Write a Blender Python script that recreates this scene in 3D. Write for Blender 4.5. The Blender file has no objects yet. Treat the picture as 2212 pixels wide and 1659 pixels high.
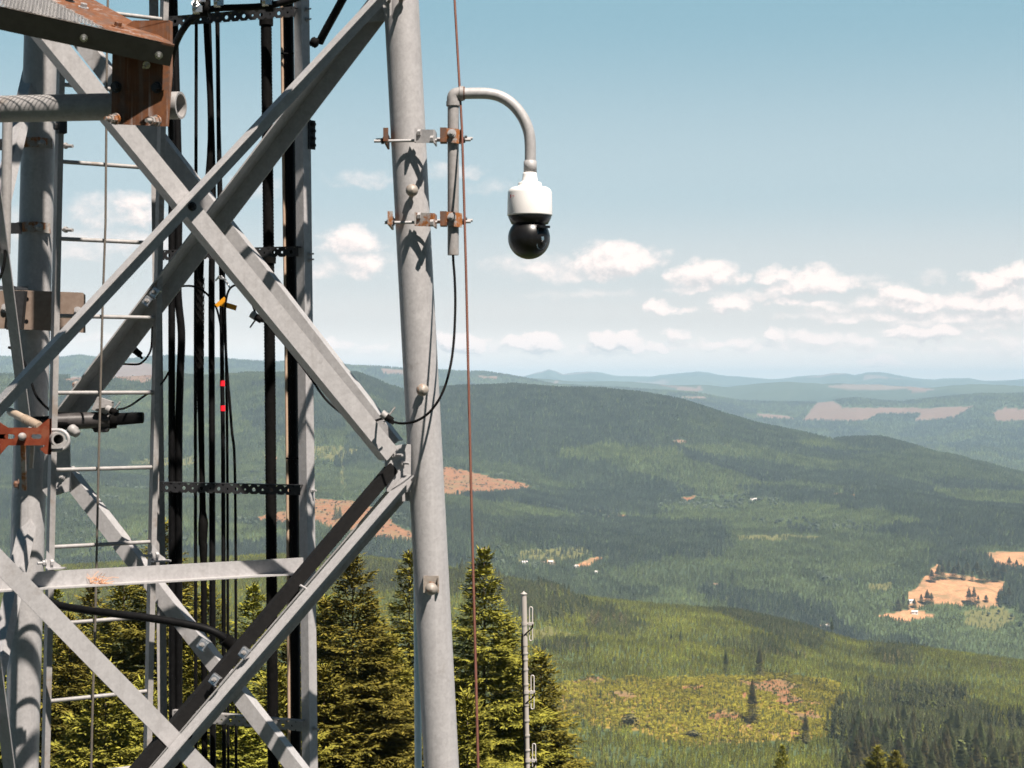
import bpy, bmesh, math, random
import numpy as np
from mathutils import Vector, Matrix

# ------------------------------------------------------------------ set-up
scene = bpy.context.scene
COL = scene.collection
R = math.radians
F = 3700.0            # focal length in units of a 2212 wide picture
CU, CV = 1106.0, 829.5

def W(u, v, d):
    "point seen at u, v and d metres ahead of the camera"
    return Vector(((u - CU) / F * d, d, (CV - v) / F * d))

# ------------------------------------------------------------------ camera
cam_d = bpy.data.cameras.new("camera")
cam = bpy.data.objects.new("camera", cam_d)
COL.objects.link(cam)
cam.location = (0, 0, 0)
cam.rotation_euler = (R(90), 0, 0)
cam_d.sensor_width = 36.0
cam_d.lens = 36.0 * F / 2212.0
cam_d.clip_start = 0.1
cam_d.clip_end = 80000
cam_d.dof.use_dof = True
cam_d.dof.focus_distance = 30.0
cam_d.dof.aperture_fstop = 17.0
scene.camera = cam
scene.render.resolution_x, scene.render.resolution_y = 1024, 768

# ------------------------------------------------------------------ light, sky, exposure
SUN = Vector((0.30, -0.44, 0.845)).normalized()
sun_el = math.asin(SUN.z)
sun_az = math.atan2(SUN.x, SUN.y)
sl = bpy.data.lights.new("sun", 'SUN')
sl.energy = 5.0
sl.angle = R(0.53)
sl.color = (1.0, 0.905, 0.81)
so = bpy.data.objects.new("sun", sl)
COL.objects.link(so)
so.location = (0, 0, 400)
so.rotation_euler = SUN.to_track_quat('Z', 'Y').to_euler()

scene.view_settings.view_transform = 'Standard'
scene.view_settings.look = 'None'
scene.view_settings.exposure = 1.0
scene.view_settings.gamma = 1.0
scene.render.engine = 'CYCLES'
scene.cycles.max_bounces = 6
scene.cycles.volume_bounces = 0
scene.cycles.use_denoising = True
scene.cycles.denoising_prefilter = 'FAST'
scene.cycles.use_adaptive_sampling = True
scene.cycles.adaptive_threshold = 0.012
scene.cycles.sample_clamp_indirect = 6.0

def N(nt, t, **kw):
    n = nt.nodes.new(t)
    for k, val in kw.items():
        setattr(n, k, val)
    return n

def link(nt, a, b):
    nt.links.new(a, b)

def math_n(nt, op, a, b=None, c=None, clamp=False):
    n = nt.nodes.new('ShaderNodeMath'); n.operation = op; n.use_clamp = clamp
    for i, x in enumerate((a, b, c)):
        if x is None: continue
        if isinstance(x, (int, float)): n.inputs[i].default_value = x
        else: nt.links.new(x, n.inputs[i])
    return n.outputs[0]

def smooth(nt, x, lo, hi):
    n = nt.nodes.new('ShaderNodeMapRange'); n.interpolation_type = 'SMOOTHSTEP'
    nt.links.new(x, n.inputs[0]); n.inputs[1].default_value = lo; n.inputs[2].default_value = hi
    return n.outputs[0]

def mix_c(nt, fac, a, b):
    n = nt.nodes.new('ShaderNodeMix'); n.data_type = 'RGBA'
    for s, x in ((n.inputs[0], fac), (n.inputs[6], a), (n.inputs[7], b)):
        if isinstance(x, (int, float)): s.default_value = x
        elif isinstance(x, tuple): s.default_value = x if len(x) == 4 else (*x, 1)
        else: nt.links.new(x, s)
    return n.outputs[2]

# clouds: centre u, v, half width, half height (picture units), strength
CLOUDS = [
 (1335,575,86,50,1.0),(1180,588,104,40,.5),(1100,580,60,26,.35),
 (1530,600,70,34,.9),(1500,625,60,18,.55),(1670,605,45,20,.6),(1775,615,74,34,.95),(1705,630,60,18,.5),(1880,628,60,14,.4),
 (1575,662,46,24,.9),(1418,667,24,17,.75),(1470,676,40,12,.45),(1700,658,40,16,.6),(1780,668,70,16,.5),
 (1880,662,50,20,.55),(1950,655,66,24,.8),(2010,668,60,20,.7),(1900,690,160,14,.5),(2080,660,60,24,.85),(2160,665,60,26,.9),(2120,690,110,16,.6),(2200,640,60,40,.5),
 (2140,625,50,30,.95),(2200,605,50,28,.8),(2015,605,34,16,.30),
 (1000,744,56,22,1.2),(1130,748,56,20,1.15),(1170,744,48,24,1.15),(1250,756,26,10,.5),(1330,742,56,26,1.25),(1390,752,66,14,1.0),(1470,728,32,20,.75),
 (1545,745,24,11,.8),(1590,742,32,12,.7),(1680,732,28,18,.95),(1760,735,58,20,.75),(1850,742,64,16,.65),(2000,728,70,22,.95),(1950,716,36,10,.7),(2120,735,60,14,.4),(2180,745,40,16,.5),
 (1880,782,28,14,.9),(1925,784,36,12,.8),(1800,790,60,8,.3),(2100,770,80,10,.35),
 (750,530,64,40,.75),(790,580,60,40,.65),(700,590,50,36,.5),(730,748,40,14,.7),(815,752,34,12,.65),
 (780,393,70,22,.34),(985,375,66,24,.36),(1060,410,60,20,.22),
 (560,415,60,30,.36),(290,470,60,46,.6),(210,480,80,46,.42),(180,540,110,50,.4),(300,540,90,34,.4),(60,500,70,50,.4),(480,560,70,30,.35),(640,610,60,30,.3),
 (640,745,60,10,.4),(230,740,90,16,.35),(330,690,60,10,.3),
 (1620,640,120,16,.45),(1850,690,150,18,.5),(2050,700,140,20,.55),(2180,690,90,34,.6),(1780,610,130,20,.4),(2080,715,160,14,.45),(1250,640,120,14,.25),
 (1080,760,120,12,.4),(1300,764,120,12,.4),(1480,752,90,14,.4),(1640,752,110,12,.45),(1830,755,150,12,.45),(2020,758,140,12,.4),(2170,762,90,14,.4),(1720,788,120,9,.35),(2000,790,140,9,.3),(1150,785,110,8,.25),(760,764,120,10,.35),
 (-200,520,150,60,.7),(2500,640,160,50,.9),(2700,700,150,30,.7),(-300,700,160,30,.6),
]

def build_world():
    w = bpy.data.worlds.new("World"); scene.world = w; w.use_nodes = True
    nt = w.node_tree; nt.nodes.clear()
    out = N(nt, 'ShaderNodeOutputWorld'); bg = N(nt, 'ShaderNodeBackground')
    sky = N(nt, 'ShaderNodeTexSky', sky_type='NISHITA')
    sky.sun_disc = False; sky.sun_elevation = sun_el; sky.sun_rotation = sun_az
    sky.altitude = 700; sky.air_density = 1.0; sky.dust_density = 0.6; sky.ozone_density = 1.2
    tc = N(nt, 'ShaderNodeTexCoord'); sp = N(nt, 'ShaderNodeSeparateXYZ')
    link(nt, tc.outputs['Generated'], sp.inputs[0])
    X, Y, Z = sp.outputs
    az = math_n(nt, 'ARCTAN2', X, Y)
    hor = math_n(nt, 'SQRT', math_n(nt, 'ADD', math_n(nt, 'MULTIPLY', X, X), math_n(nt, 'MULTIPLY', Y, Y)))
    el = math_n(nt, 'ARCTAN2', Z, hor)
    # thin bright haze low over the horizon, deeper blue overhead
    ramp = N(nt, 'ShaderNodeValToRGB'); r = ramp.color_ramp
    link(nt, math_n(nt, 'DIVIDE', el, R(60), clamp=True), ramp.inputs[0])
    r.interpolation = 'EASE'
    stops = SKY_STOPS
    r.elements[0].position = 0; r.elements[0].color = (*stops[0][1], 1)
    r.elements[1].position = 1; r.elements[1].color = (*stops[-1][1], 1)
    for e, c in stops[1:-1]:
        x = r.elements.new(e / 60.0); x.color = (*c, 1)
    sc = N(nt, 'ShaderNodeVectorMath', operation='SCALE'); link(nt, sky.outputs[0], sc.inputs[0]); sc.inputs[3].default_value = SKY_K
    base = mix_c(nt, SKY_MIX, sc.outputs[0], ramp.outputs[0])
    # cloud field: grouped so that it can be read twice (once a little towards the sun)
    g = bpy.data.node_groups.new('cloud_field', 'ShaderNodeTree')
    g.interface.new_socket('az', in_out='INPUT', socket_type='NodeSocketFloat')
    g.interface.new_socket('el', in_out='INPUT', socket_type='NodeSocketFloat')
    g.interface.new_socket('field', in_out='OUTPUT', socket_type='NodeSocketFloat')
    gi = N(g, 'NodeGroupInput'); go = N(g, 'NodeGroupOutput')
    cx = N(g, 'ShaderNodeCombineXYZ'); link(g, gi.outputs[0], cx.inputs[0]); link(g, gi.outputs[1], cx.inputs[1])
    def noise(scale, detail, rough, off):
        m = N(g, 'ShaderNodeMapping'); link(g, cx.outputs[0], m.inputs[0]); m.inputs[1].default_value = (off, off * .7, off)
        m.inputs[3].default_value = (scale, scale * 1.35, scale)
        n = N(g, 'ShaderNodeTexNoise'); n.inputs['Scale'].default_value = 1; n.inputs['Detail'].default_value = detail
        n.inputs['Roughness'].default_value = rough; link(g, m.outputs[0], n.inputs[0])
        return math_n(g, 'SUBTRACT', n.outputs[0], .5)
    wx = noise(60, 6, .58, 3.1); wy = noise(60, 6, .58, 9.4)
    a = math_n(g, 'MULTIPLY_ADD', wx, .035, gi.outputs[0]); e = math_n(g, 'MULTIPLY_ADD', wy, .018, gi.outputs[1])
    acc = None
    for (u, v, ru, rv, s) in CLOUDS:
        a0 = math.atan2(u - CU, F); e0 = math.atan2(CV - v, F)
        dx = math_n(g, 'MULTIPLY', math_n(g, 'SUBTRACT', a, a0), F / ru)
        dy0 = math_n(g, 'MULTIPLY', math_n(g, 'SUBTRACT', e, e0), F / rv)
        dy = math_n(g, 'MAXIMUM', dy0, math_n(g, 'MULTIPLY', dy0, -1.7))   # flatter base
        d2 = math_n(g, 'ADD', math_n(g, 'MULTIPLY', dx, dx), math_n(g, 'MULTIPLY', dy, dy))
        f = math_n(g, 'MULTIPLY', math_n(g, 'MAXIMUM', math_n(g, 'SUBTRACT', 1.75, d2), 0.0), s)
        acc = f if acc is None else math_n(g, 'MAXIMUM', acc, f)
    det = noise(110, 9, .6, 5.5)
    big = noise(36, 3, .5, 1.5)
    fld = math_n(g, 'MULTIPLY', acc, math_n(g, 'ADD', 1.0, math_n(g, 'MULTIPLY_ADD', det, 1.7, math_n(g, 'MULTIPLY', big, 1.0))))
    link(g, fld, go.inputs[0])
    def field(da, de):
        n = N(nt, 'ShaderNodeGroup'); n.node_tree = g
        link(nt, math_n(nt, 'ADD', az, da), n.inputs[0]); link(nt, math_n(nt, 'ADD', el, de), n.inputs[1])
        return n.outputs[0]
    f0 = field(0, 0); f1 = field(.0022, .0045)
    front = math_n(nt, 'GREATER_THAN', Y, 0.05)
    cover = math_n(nt, 'MULTIPLY', smooth(nt, f0, .07, 1.3), front)
    lit = math_n(nt, 'ADD', math_n(nt, 'MULTIPLY', math_n(nt, 'SUBTRACT', f0, f1), .85), .62, clamp=True)
    cc = mix_c(nt, lit, (.40, .38, .375), (.64, .55, .51))
    col = mix_c(nt, math_n(nt, 'MULTIPLY', cover, .96), base, cc)
    back = smooth(nt, Y, .1, .88)
    col = mix_c(nt, back, mix_c(nt, .95, col, (.010, .034, .060)), col)  # added dimming of the unseen sky beside and behind, to cut fill light
    link(nt, col, bg.inputs[0]); bg.inputs[1].default_value = 1.0
    link(nt, bg.outputs[0], out.inputs[0])

SKY_K = 0.042; SKY_MIX = 0.88
SKY_STOPS = [(0, (.82, .70, .63)), (.9, (.61, .555, .52)), (2.2, (.44, .427, .415)), (3.6, (.375, .393, .394)), (6.5, (.275, .345, .37)), (12.8, (.158, .27, .32)), (28, (.028, .074, .115)), (60, (.006, .018, .037))]
build_world()
scene.world.cycles.sampling_method = 'MANUAL'
scene.world.cycles.sample_map_resolution = 256
# ------------------------------------------------------------------ helpers for objects
def tag(o, label=None, cat=None, group=None, kind=None):
    if label: o['label'] = label
    if cat: o['category'] = cat
    if group: o['group'] = group
    if kind: o['kind'] = kind
    return o

def empty(name, loc=(0, 0, 0)):
    o = bpy.data.objects.new(name, None); COL.objects.link(o); o.location = loc
    o.empty_display_size = .2
    return o

def np_mesh(name, verts, faces, mats=(), mat_idx=None, smooth_f=False):
    me = bpy.data.meshes.new(name)
    verts = np.asarray(verts, np.float32)
    faces = np.asarray(faces, np.int32)
    n, k = faces.shape
    me.vertices.add(len(verts)); me.vertices.foreach_set('co', verts.ravel())
    me.loops.add(n * k); me.loops.foreach_set('vertex_index', faces.ravel())
    me.polygons.add(n)
    me.polygons.foreach_set('loop_start', np.arange(0, n * k, k, dtype=np.int32))
    me.polygons.foreach_set('loop_total', np.full(n, k, np.int32))
    me.polygons.foreach_set('use_smooth', np.full(n, smooth_f, bool))
    for m in mats: me.materials.append(m)
    if mat_idx is not None: me.polygons.foreach_set('material_index', np.asarray(mat_idx, np.int32))
    me.update(calc_edges=True)
    return me

def hashn(ix, iy, seed):
    h = (ix.astype(np.int64) * 374761393 + iy.astype(np.int64) * 668265263 + seed * 974634777) & 0x7fffffff
    h = ((h ^ (h >> 13)) * 1274126177) & 0x7fffffff
    h = (h ^ (h >> 16)) & 0xffffff
    return h / float(0xffffff)

def vnoise(x, y, seed=0):
    ix = np.floor(x); iy = np.floor(y); fx = x - ix; fy = y - iy
    fx = fx * fx * fx * (fx * (fx * 6 - 15) + 10); fy = fy * fy * fy * (fy * (fy * 6 - 15) + 10)
    a = hashn(ix, iy, seed); b = hashn(ix + 1, iy, seed); c = hashn(ix, iy + 1, seed); d = hashn(ix + 1, iy + 1, seed)
    return (a * (1 - fx) + b * fx) * (1 - fy) + (c * (1 - fx) + d * fx) * fy

def fbm(x, y, oct=5, seed=0, gain=.5):
    s = 0; a = 1; t = 0
    for i in range(oct):
        s = s + a * (vnoise(x, y, seed + i * 17) - .5); t += a; a *= gain
        x = x * 2.03 + 11.3; y = y * 2.03 + 7.7
    return s / t * 2

def pchip(xk, yk, x):
    "monotone cubic through the knots"
    xk = np.asarray(xk, float); yk = np.asarray(yk, float)
    h = np.diff(xk); dl = np.diff(yk) / h
    m = np.zeros_like(yk)
    for i in range(1, len(xk) - 1):
        if dl[i - 1] * dl[i] > 0:
            w1 = 2 * h[i] + h[i - 1]; w2 = h[i] + 2 * h[i - 1]
            m[i] = (w1 + w2) / (w1 / dl[i - 1] + w2 / dl[i])
    m[0] = dl[0]; m[-1] = dl[-1]
    i = np.clip(np.searchsorted(xk, x) - 1, 0, len(h) - 1)
    t = (x - xk[i]) / h[i]
    return ((1 + 2 * t) * (1 - t) ** 2 * yk[i] + t * (1 - t) ** 2 * h[i] * m[i] + t * t * (3 - 2 * t) * yk[i + 1] + t * t * (t - 1) * h[i] * m[i + 1])

# ------------------------------------------------------------------ terrain
GZ = -27.0   # ground level under the tower
def curve(pts):
    p = np.array(pts, float); return lambda u: np.interp(u, p[:, 0], p[:, 1])
near_crest = curve([(-1500,1235),(-300,1232),(100,1228),(400,1212),(600,1205),(760,1208),(900,1222),(1020,1240),(1130,1262),(1220,1290),(1320,1300),(1500,1313),(1600,1325),(1700,1348),(1850,1388),(2000,1402),(2212,1432),(2800,1480),(3700,1500)])
valley_far = curve([(-1500,1010),(100,1010),(600,1010),(950,1030),(1300,1075),(1700,1085),(2212,1090),(3700,1100)])
ridge0 = curve([(-1500,812),(0,806),(150,806),(330,800),(420,806),(560,801),(640,800),(700,806),(770,800),(830,822),(880,838),(940,831),(1000,826),(1060,826),(1110,822),(1180,825),(1300,832),(1380,839),(1470,856),(1545,880),(1560,886),(1640,908),(1720,924),(1800,942),(1850,938),(1905,936),(1960,950),(2040,972),(2120,990),(2212,1014),(2500,1050),(3700,1100)])
ridge = lambda u: ridge0(u) + 11
hill2 = curve([(-1500,760),(0,772),(130,774),(175,768),(240,776),(330,768),(370,766),(430,772),(520,778),(600,780),(660,778),(720,786),(760,789),(800,792),(870,799),(930,802),(1000,806),(1050,806),(1100,814),(1200,833),(1400,846),(1500,850),(1600,862),(1750,868),(1850,858),(1950,866),(2050,856),(2120,850),(2212,852),(2500,850),(3700,840)])
hill3 = curve([(-1500,800),(900,815),(1050,815),(1130,818),(1260,822),(1330,824),(1430,830),(1560,836),(1640,830),(1700,826),(1800,830),(1900,835),(2000,838),(2060,832),(2120,828),(2212,832),(2800,826),(3700,820)])
far = curve([(-1500,812),(900,814),(1100,813),(1130,813),(1160,806),(1172,804),(1185,798.5),(1200,803),(1216,810),(1240,807),(1270,804),(1300,806),(1335,813),(1400,815),(1435,811),(1470,806),(1505,803),(1530,806),(1560,812),(1610,817),(1660,821),(1680,820),(1720,815),(1770,811),(1800,806),(1825,806),(1845,811),(1856,809),(1875,805),(1900,805),(1940,812),(1975,818),(2020,821),(2060,818),(2090,816),(2130,823),(2170,820),(2212,818),(2500,812),(2800,818),(3700,812)])

def drop(v, Y): return (CV - v) / F * Y      # height of a point seen at v

def build_terrain():
    us = np.concatenate([np.linspace(-1500, -220, 26), np.arange(-180, 2401, 4.0), np.linspace(2450, 3700, 26)])
    ys = np.concatenate([np.linspace(3, 60, 8)[:-1], np.linspace(60, 1150, 50)[:-1], np.linspace(1150, 2500, 170)[:-1], np.linspace(2500, 3600, 40)[:-1],
                         np.linspace(3600, 5400, 120)[:-1], np.linspace(5400, 7600, 130)[:-1], np.linspace(7600, 13000, 50)[:-1],
                         np.linspace(13000, 18000, 80)[:-1], np.linspace(18000, 41000, 90)[:-1], np.linspace(41000, 50000, 6)])
    Z = np.zeros((len(us), len(ys)))
    for i, u in enumerate(us):
        nc, vf, rg, h2, h3, fr = near_crest(u), valley_far(u), ridge(u), hill2(u), hill3(u), far(u)
        left = 1 - np.clip((u - 700) / 700, 0, 1)
        zc = drop(nc, 2500)
        zv = drop(nc - 6, 3600) - 25
        k = [(3, GZ), (40, GZ - .6), (90, GZ - 12), (300, GZ - 70), (800, drop(1760, 800)), (1250, drop(1668, 1250)),
             (1700, drop((1668 * .46 + nc * .54), 1700)), (2100, drop(nc + 62, 2100)), (2500, zc), (2900, min(zc, zv) - 30), (3600, zv), (4300, drop(nc * .45 + vf * .55, 4300)),
             (5400, drop(vf, 5400)), (6500, drop(vf * .42 + rg * .58, 6500)), (7500, drop(rg, 7500)),
             (9000, drop(rg, 7500) - 210), (13500, drop(h2 + 95, 13500)), (15600, drop(h2 + 26, 15600)), (17000, drop(h2, 17000)),
             (18800, drop(h2, 17000) - 150), (21500, drop(h3 + 14, 21500)), (24000, drop(h3, 24000)), (28000, drop(h3, 24000) - 220), (36500, drop(fr + 9, 36500)), (39000, drop(fr, 39000)), (50000, -900)]
        Z[i] = pchip([a for a, b in k], [b for a, b in k], ys)
    UU, YY = np.meshgrid(us, ys, indexing='ij')
    XX = (UU - CU) / F * YY
    amp = np.interp(YY, [0, 100, 700, 1500, 2500, 4000, 7500, 13000, 24000, 39000], [.15, 1, 11, 17, 14, 22, 26, 45, 75, 100])
    lam = np.interp(YY, [0, 1500, 4000, 7500, 13000, 22000], [240, 300, 520, 760, 1100, 1600])
    n1 = fbm(XX / 620 + 3.3, YY / 620 + 8.1, 5, 3)
    n2 = fbm(XX / 1500 + 1.3, YY / 1500 + 2.1, 4, 9)
    n0 = fbm(XX / 230 + 1.3, YY / 230 + 2.1, 4, 19)
    wq = np.clip((YY - 2500) / 5000, 0, 1)
    nz = amp * ((1 - wq) * (.5 * n1 + .7 * n0) + wq * (.9 * n2 + .55 * n1))
    # gullies and spurs running down the valley sides, and rougher far ranges
    rg_ = 1 - 2 * np.abs(fbm(XX / 900 + .35 * YY / 900, YY / 1700 + 3, 4, 121))
    nz = nz + rg_ * np.interp(YY, [2900, 4200, 5800, 7600, 9000], [0, 12, 34, 30, 20]) - np.interp(YY, [2900, 4200, 5800, 7600, 9000], [0, 8, 24, 22, 14])
    rf_ = 1 - 2 * np.abs(fbm(XX / 3600, YY / 4200, 5, 131))
    nz = nz + (rf_ - .6) * np.interp(YY, [12000, 18000, 30000], [0, 75, 150])
    # keep the crest lines where they are
    for yc, wd in ((2500, 260), (7500, 420), (17000, 900), (24000, 1500), (39000, 2200)):
        nz = nz * (1 - .65 * np.exp(-((YY - yc) / wd) ** 2))
    Z = Z + nz
    return us, ys, XX, YY, Z

us, ys, TX, TY, TZ = build_terrain()
TV = CV - F * TZ / TY
TU = np.repeat(us[:, None], len(ys), 1)

def ground_at(u, v):
    "ground point seen at u, v"
    i = int(np.clip(np.searchsorted(us, u), 1, len(us) - 1)); t = (u - us[i - 1]) / (us[i] - us[i - 1])
    col = TV[i - 1] * (1 - t) + TV[i] * t
    run = np.inf
    for j in range(1, len(ys)):
        if col[j] <= v and col[j] < run:
            s = (col[j - 1] - v) / max(col[j - 1] - col[j], 1e-6) if col[j - 1] > v else 1.0
            return W(u, v, ys[j - 1] + s * (ys[j] - ys[j - 1]))
        run = min(run, col[j])
    return W(u, v, ys[-1])

def ground_z(x, y):
    "terrain height at x, y"
    u = CU + F * x / y
    i = int(np.clip(np.searchsorted(us, u), 1, len(us) - 1)); t = (u - us[i - 1]) / (us[i] - us[i - 1])
    j = int(np.clip(np.searchsorted(ys, y), 1, len(ys) - 1)); s = (y - ys[j - 1]) / (ys[j] - ys[j - 1])
    return float((TZ[i-1, j-1] * (1 - t) + TZ[i, j-1] * t) * (1 - s) + (TZ[i-1, j] * (1 - t) + TZ[i, j] * t) * s)

# land cover: polygons as seen from the hilltop, laid on the ground (class, distance range, outline)
BARE, TAN, REGEN, MEADOW = 1, 2, 3, 4
COVER = [
 (TAN,(3000,5200),[(1986,1262),(2025,1218),(2041,1238),(2170,1257),(2154,1305),(2118,1313),(2090,1304),(2003,1309),(1960,1318),(1964,1284)]),
 (TAN,(3000,5200),[(2128,1195),(2250,1188),(2250,1234),(2190,1232),(2160,1224)]),
 (TAN,(3000,5200),[(1895,1331),(1967,1317),(2000,1322),(2018,1332),(1967,1342)]),
 (TAN,(3000,5200),[(1766,1352),(1790,1348),(1796,1356),(1770,1358)]),
 (TAN,(3000,5200),[(2068,1191),(2090,1190),(2110,1196),(2085,1198)]),
 (BARE,(3000,7000),[(962,1010),(1000,1015),(1060,1031),(1155,1050),(1120,1065),(1000,1072),(940,1070),(930,1020)]),
 (BARE,(3000,7000),[(668,1075),(760,1082),(830,1105),(850,1130),(895,1152),(895,1172),(800,1160),(740,1150),(690,1130),(640,1134),(560,1130),(540,1120),(600,1108),(660,1104)]),
 (MEADOW,(3000,7400),[(668,965),(730,962),(785,972),(760,985),(720,997),(668,992)]),
 (MEADOW,(3000,7400),[(735,990),(740,990),(748,1062),(738,1062)]),
 (MEADOW,(3000,7400),[(275,1000),(320,990),(420,985),(440,996),(400,1008),(330,1006)]),
 (BARE,(3000,7400),[(575,985),(600,985),(600,1000),(575,1000)]),
 (BARE,(7000,19500),[(185,806),(230,786),(300,783),(345,790),(345,815),(310,832),(230,822)]),
 (BARE,(7000,19500),[(130,820),(180,812),(190,826),(150,830)]),
 (BARE,(5000,8000),[(1445,956),(1465,948),(1497,955),(1470,961)]),
 (BARE,(9000,19500),[(1735,907),(1765,868),(1800,866),(1820,880),(1920,880),(2000,882),(2105,877),(2060,902),(1975,910),(1990,893),(1900,895),(1860,910)]),
 (BARE,(9000,19500),[(2145,892),(2170,880),(2260,890),(2260,905),(2150,912)]),
 (BARE,(9000,19500),[(1630,892),(1700,898),(1722,906),(1640,902)]),
 (BARE,(9000,30000),[(1420,831),(1480,835),(1540,839),(1500,846)]),
 (BARE,(9000,42000),[(1470,857),(1520,856),(1530,862),(1480,862)]),
 (BARE,(9000,42000),[(1955,834),(2010,838),(2000,846),(1960,842)]),
 (BARE,(9000,42000),[(820,795),(880,800),(880,812),(830,806)]),
 (BARE,(9000,42000),[(1030,811),(1080,813),(1070,819),(1040,818)]),
 (TAN,(3500,7000),[(1308,1117),(1330,1112),(1362,1117),(1340,1121)]),
 (TAN,(3500,7000),[(1240,1224),(1280,1205),(1312,1203),(1300,1209),(1268,1224)]),
 (TAN,(3500,7000),[(1178,1206),(1192,1204),(1196,1222),(1182,1220)]),
 (TAN,(3500,7000),[(1040,1186),(1052,1182),(1052,1192),(1040,1194)]),
 (BARE,(3500,7000),[(1470,1076),(1500,1072),(1498,1083),(1474,1084)]),
 (BARE,(3500,7000),[(1795,1066),(1848,1070),(1846,1078),(1800,1074)]),
 (MEADOW,(3500,7000),[(1590,1158),(1700,1153),(1785,1160),(1700,1168),(1600,1168)]),
 (MEADOW,(3500,7000),[(1110,1190),(1180,1186),(1260,1180),(1285,1195),(1240,1212),(1120,1212)]),
 (MEADOW,(3500,7000),[(1260,1098),(1300,1100),(1360,1112),(1300,1116),(1265,1108)]),
 (MEADOW,(3500,7000),[(1875,1262),(1930,1256),(1925,1275),(1880,1278)]),
 (MEADOW,(1200,5000),[(2080,1320),(2160,1310),(2200,1335),(2150,1362),(2080,1350)]),
 (REGEN,(1000,2600),[(1175,1490),(1260,1466),(1400,1466),(1550,1460),(1700,1456),(1800,1474),(1832,1500),(1815,1540),(1800,1580),(1760,1602),(1640,1604),(1500,1612),(1400,1590),(1300,1570),(1200,1545)]),
 (BARE,(1000,2600),[(1590,1476),(1640,1466),(1690,1470),(1714,1480),(1700,1500),(1722,1512),(1760,1522),(1700,1524),(1660,1500),(1620,1490)]),
 (BARE,(1000,2600),[(1510,1545),(1560,1540),(1588,1552),(1560,1562)]),
 (BARE,(1000,2600),[(1595,1562),(1612,1560),(1636,1572),(1622,1578)]),
 (BARE,(1000,2600),[(1596,1500),(1610,1504),(1606,1520),(1598,1514)]),
 (BARE,(1000,2600),[(1480,1480),(1508,1478),(1508,1490),(1486,1492)]),
 (BARE,(1000,2600),[(1225,1472),(1290,1466),(1310,1474),(1240,1480)]),
 (BARE,(1000,2600),[(1696,1576),(1704,1576),(1708,1588),(1700,1588)]),
 (BARE,(1000,2600),[(1330,1500),(1362,1496),(1372,1508),(1340,1512)]),
 (BARE,(1000,2600),[(1700,1540),(1760,1536),(1790,1552),(1730,1558)]),
 (MEADOW,(1000,2600),[(1140,1362),(1200,1356),(1250,1370),(1180,1380),(1140,1384)]),
]

def inside(px, py, poly):
    r = np.zeros(px.shape, bool); n = len(poly)
    for i in range(n):
        x0, y0 = poly[i]; x1, y1 = poly[(i + 1) % n]
        if y0 == y1: continue
        c = ((y0 > py) != (y1 > py)) & (px < (x1 - x0) * (py - y0) / (y1 - y0) + x0)
        r ^= c
    return r

def cover_class(U, V, Yd, X):
    "class of ground cover; ragged edges"
    c = np.zeros(U.shape, np.int32)
    sc = np.interp(Yd, [1000, 3000, 8000, 20000], [22, 6, 3, 2])
    wu = U + sc * 1.6 * fbm(X / (Yd * .012) + 5, Yd / 60.0, 3, 31); wv = V + sc * .6 * fbm(X / (Yd * .012) + 25, Yd / 60.0 + 9, 3, 33)
    for k, (y0, y1), poly in COVER:
        c[(Yd > y0) & (Yd < y1) & inside(wu, wv, poly)] = k
    return c

# running visibility of terrain rows as seen from the hilltop
vis_min = np.minimum.accumulate(TV, axis=1)
TVIS = TV <= vis_min + 3
TC = cover_class(TU, TV, TY, TX)
TC[~TVIS] = 0

def voronoi(x, y, size, seed):
    "cell id hash and distance to the border"
    x = x / size; y = y / size
    ix = np.floor(x); iy = np.floor(y); best = np.full(x.shape, 9e9); second = np.full(x.shape, 9e9); idv = np.zeros(x.shape)
    for dx in (-1, 0, 1):
        for dy in (-1, 0, 1):
            cx = ix + dx; cy = iy + dy
            px = cx + hashn(cx, cy, seed); py = cy + hashn(cx, cy, seed + 1)
            d = (px - x) ** 2 + (py - y) ** 2; hid = hashn(cx, cy, seed + 2)
            closer = d < best
            second = np.where(closer, best, np.minimum(second, d)); idv = np.where(closer, hid, idv); best = np.where(closer, d, best)
    return idv, np.sqrt(second) - np.sqrt(best)

def stand(x, y):
    "forest stand: id 0..1"
    wx = x + 90 * fbm(x / 260, y / 260, 3, 41); wy = y + 90 * fbm(x / 260 + 7, y / 260 + 5, 3, 43)
    size = np.where(y < 2700, 210.0, 330.0)
    s = voronoi(wx, wy * .8, size, 51)[0]
    s = np.where(y < 2700, np.where(s < .13, .2, .55 + .45 * s), s)
    u = CU + F * x / np.maximum(y, 1); v = None
    return s
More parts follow.
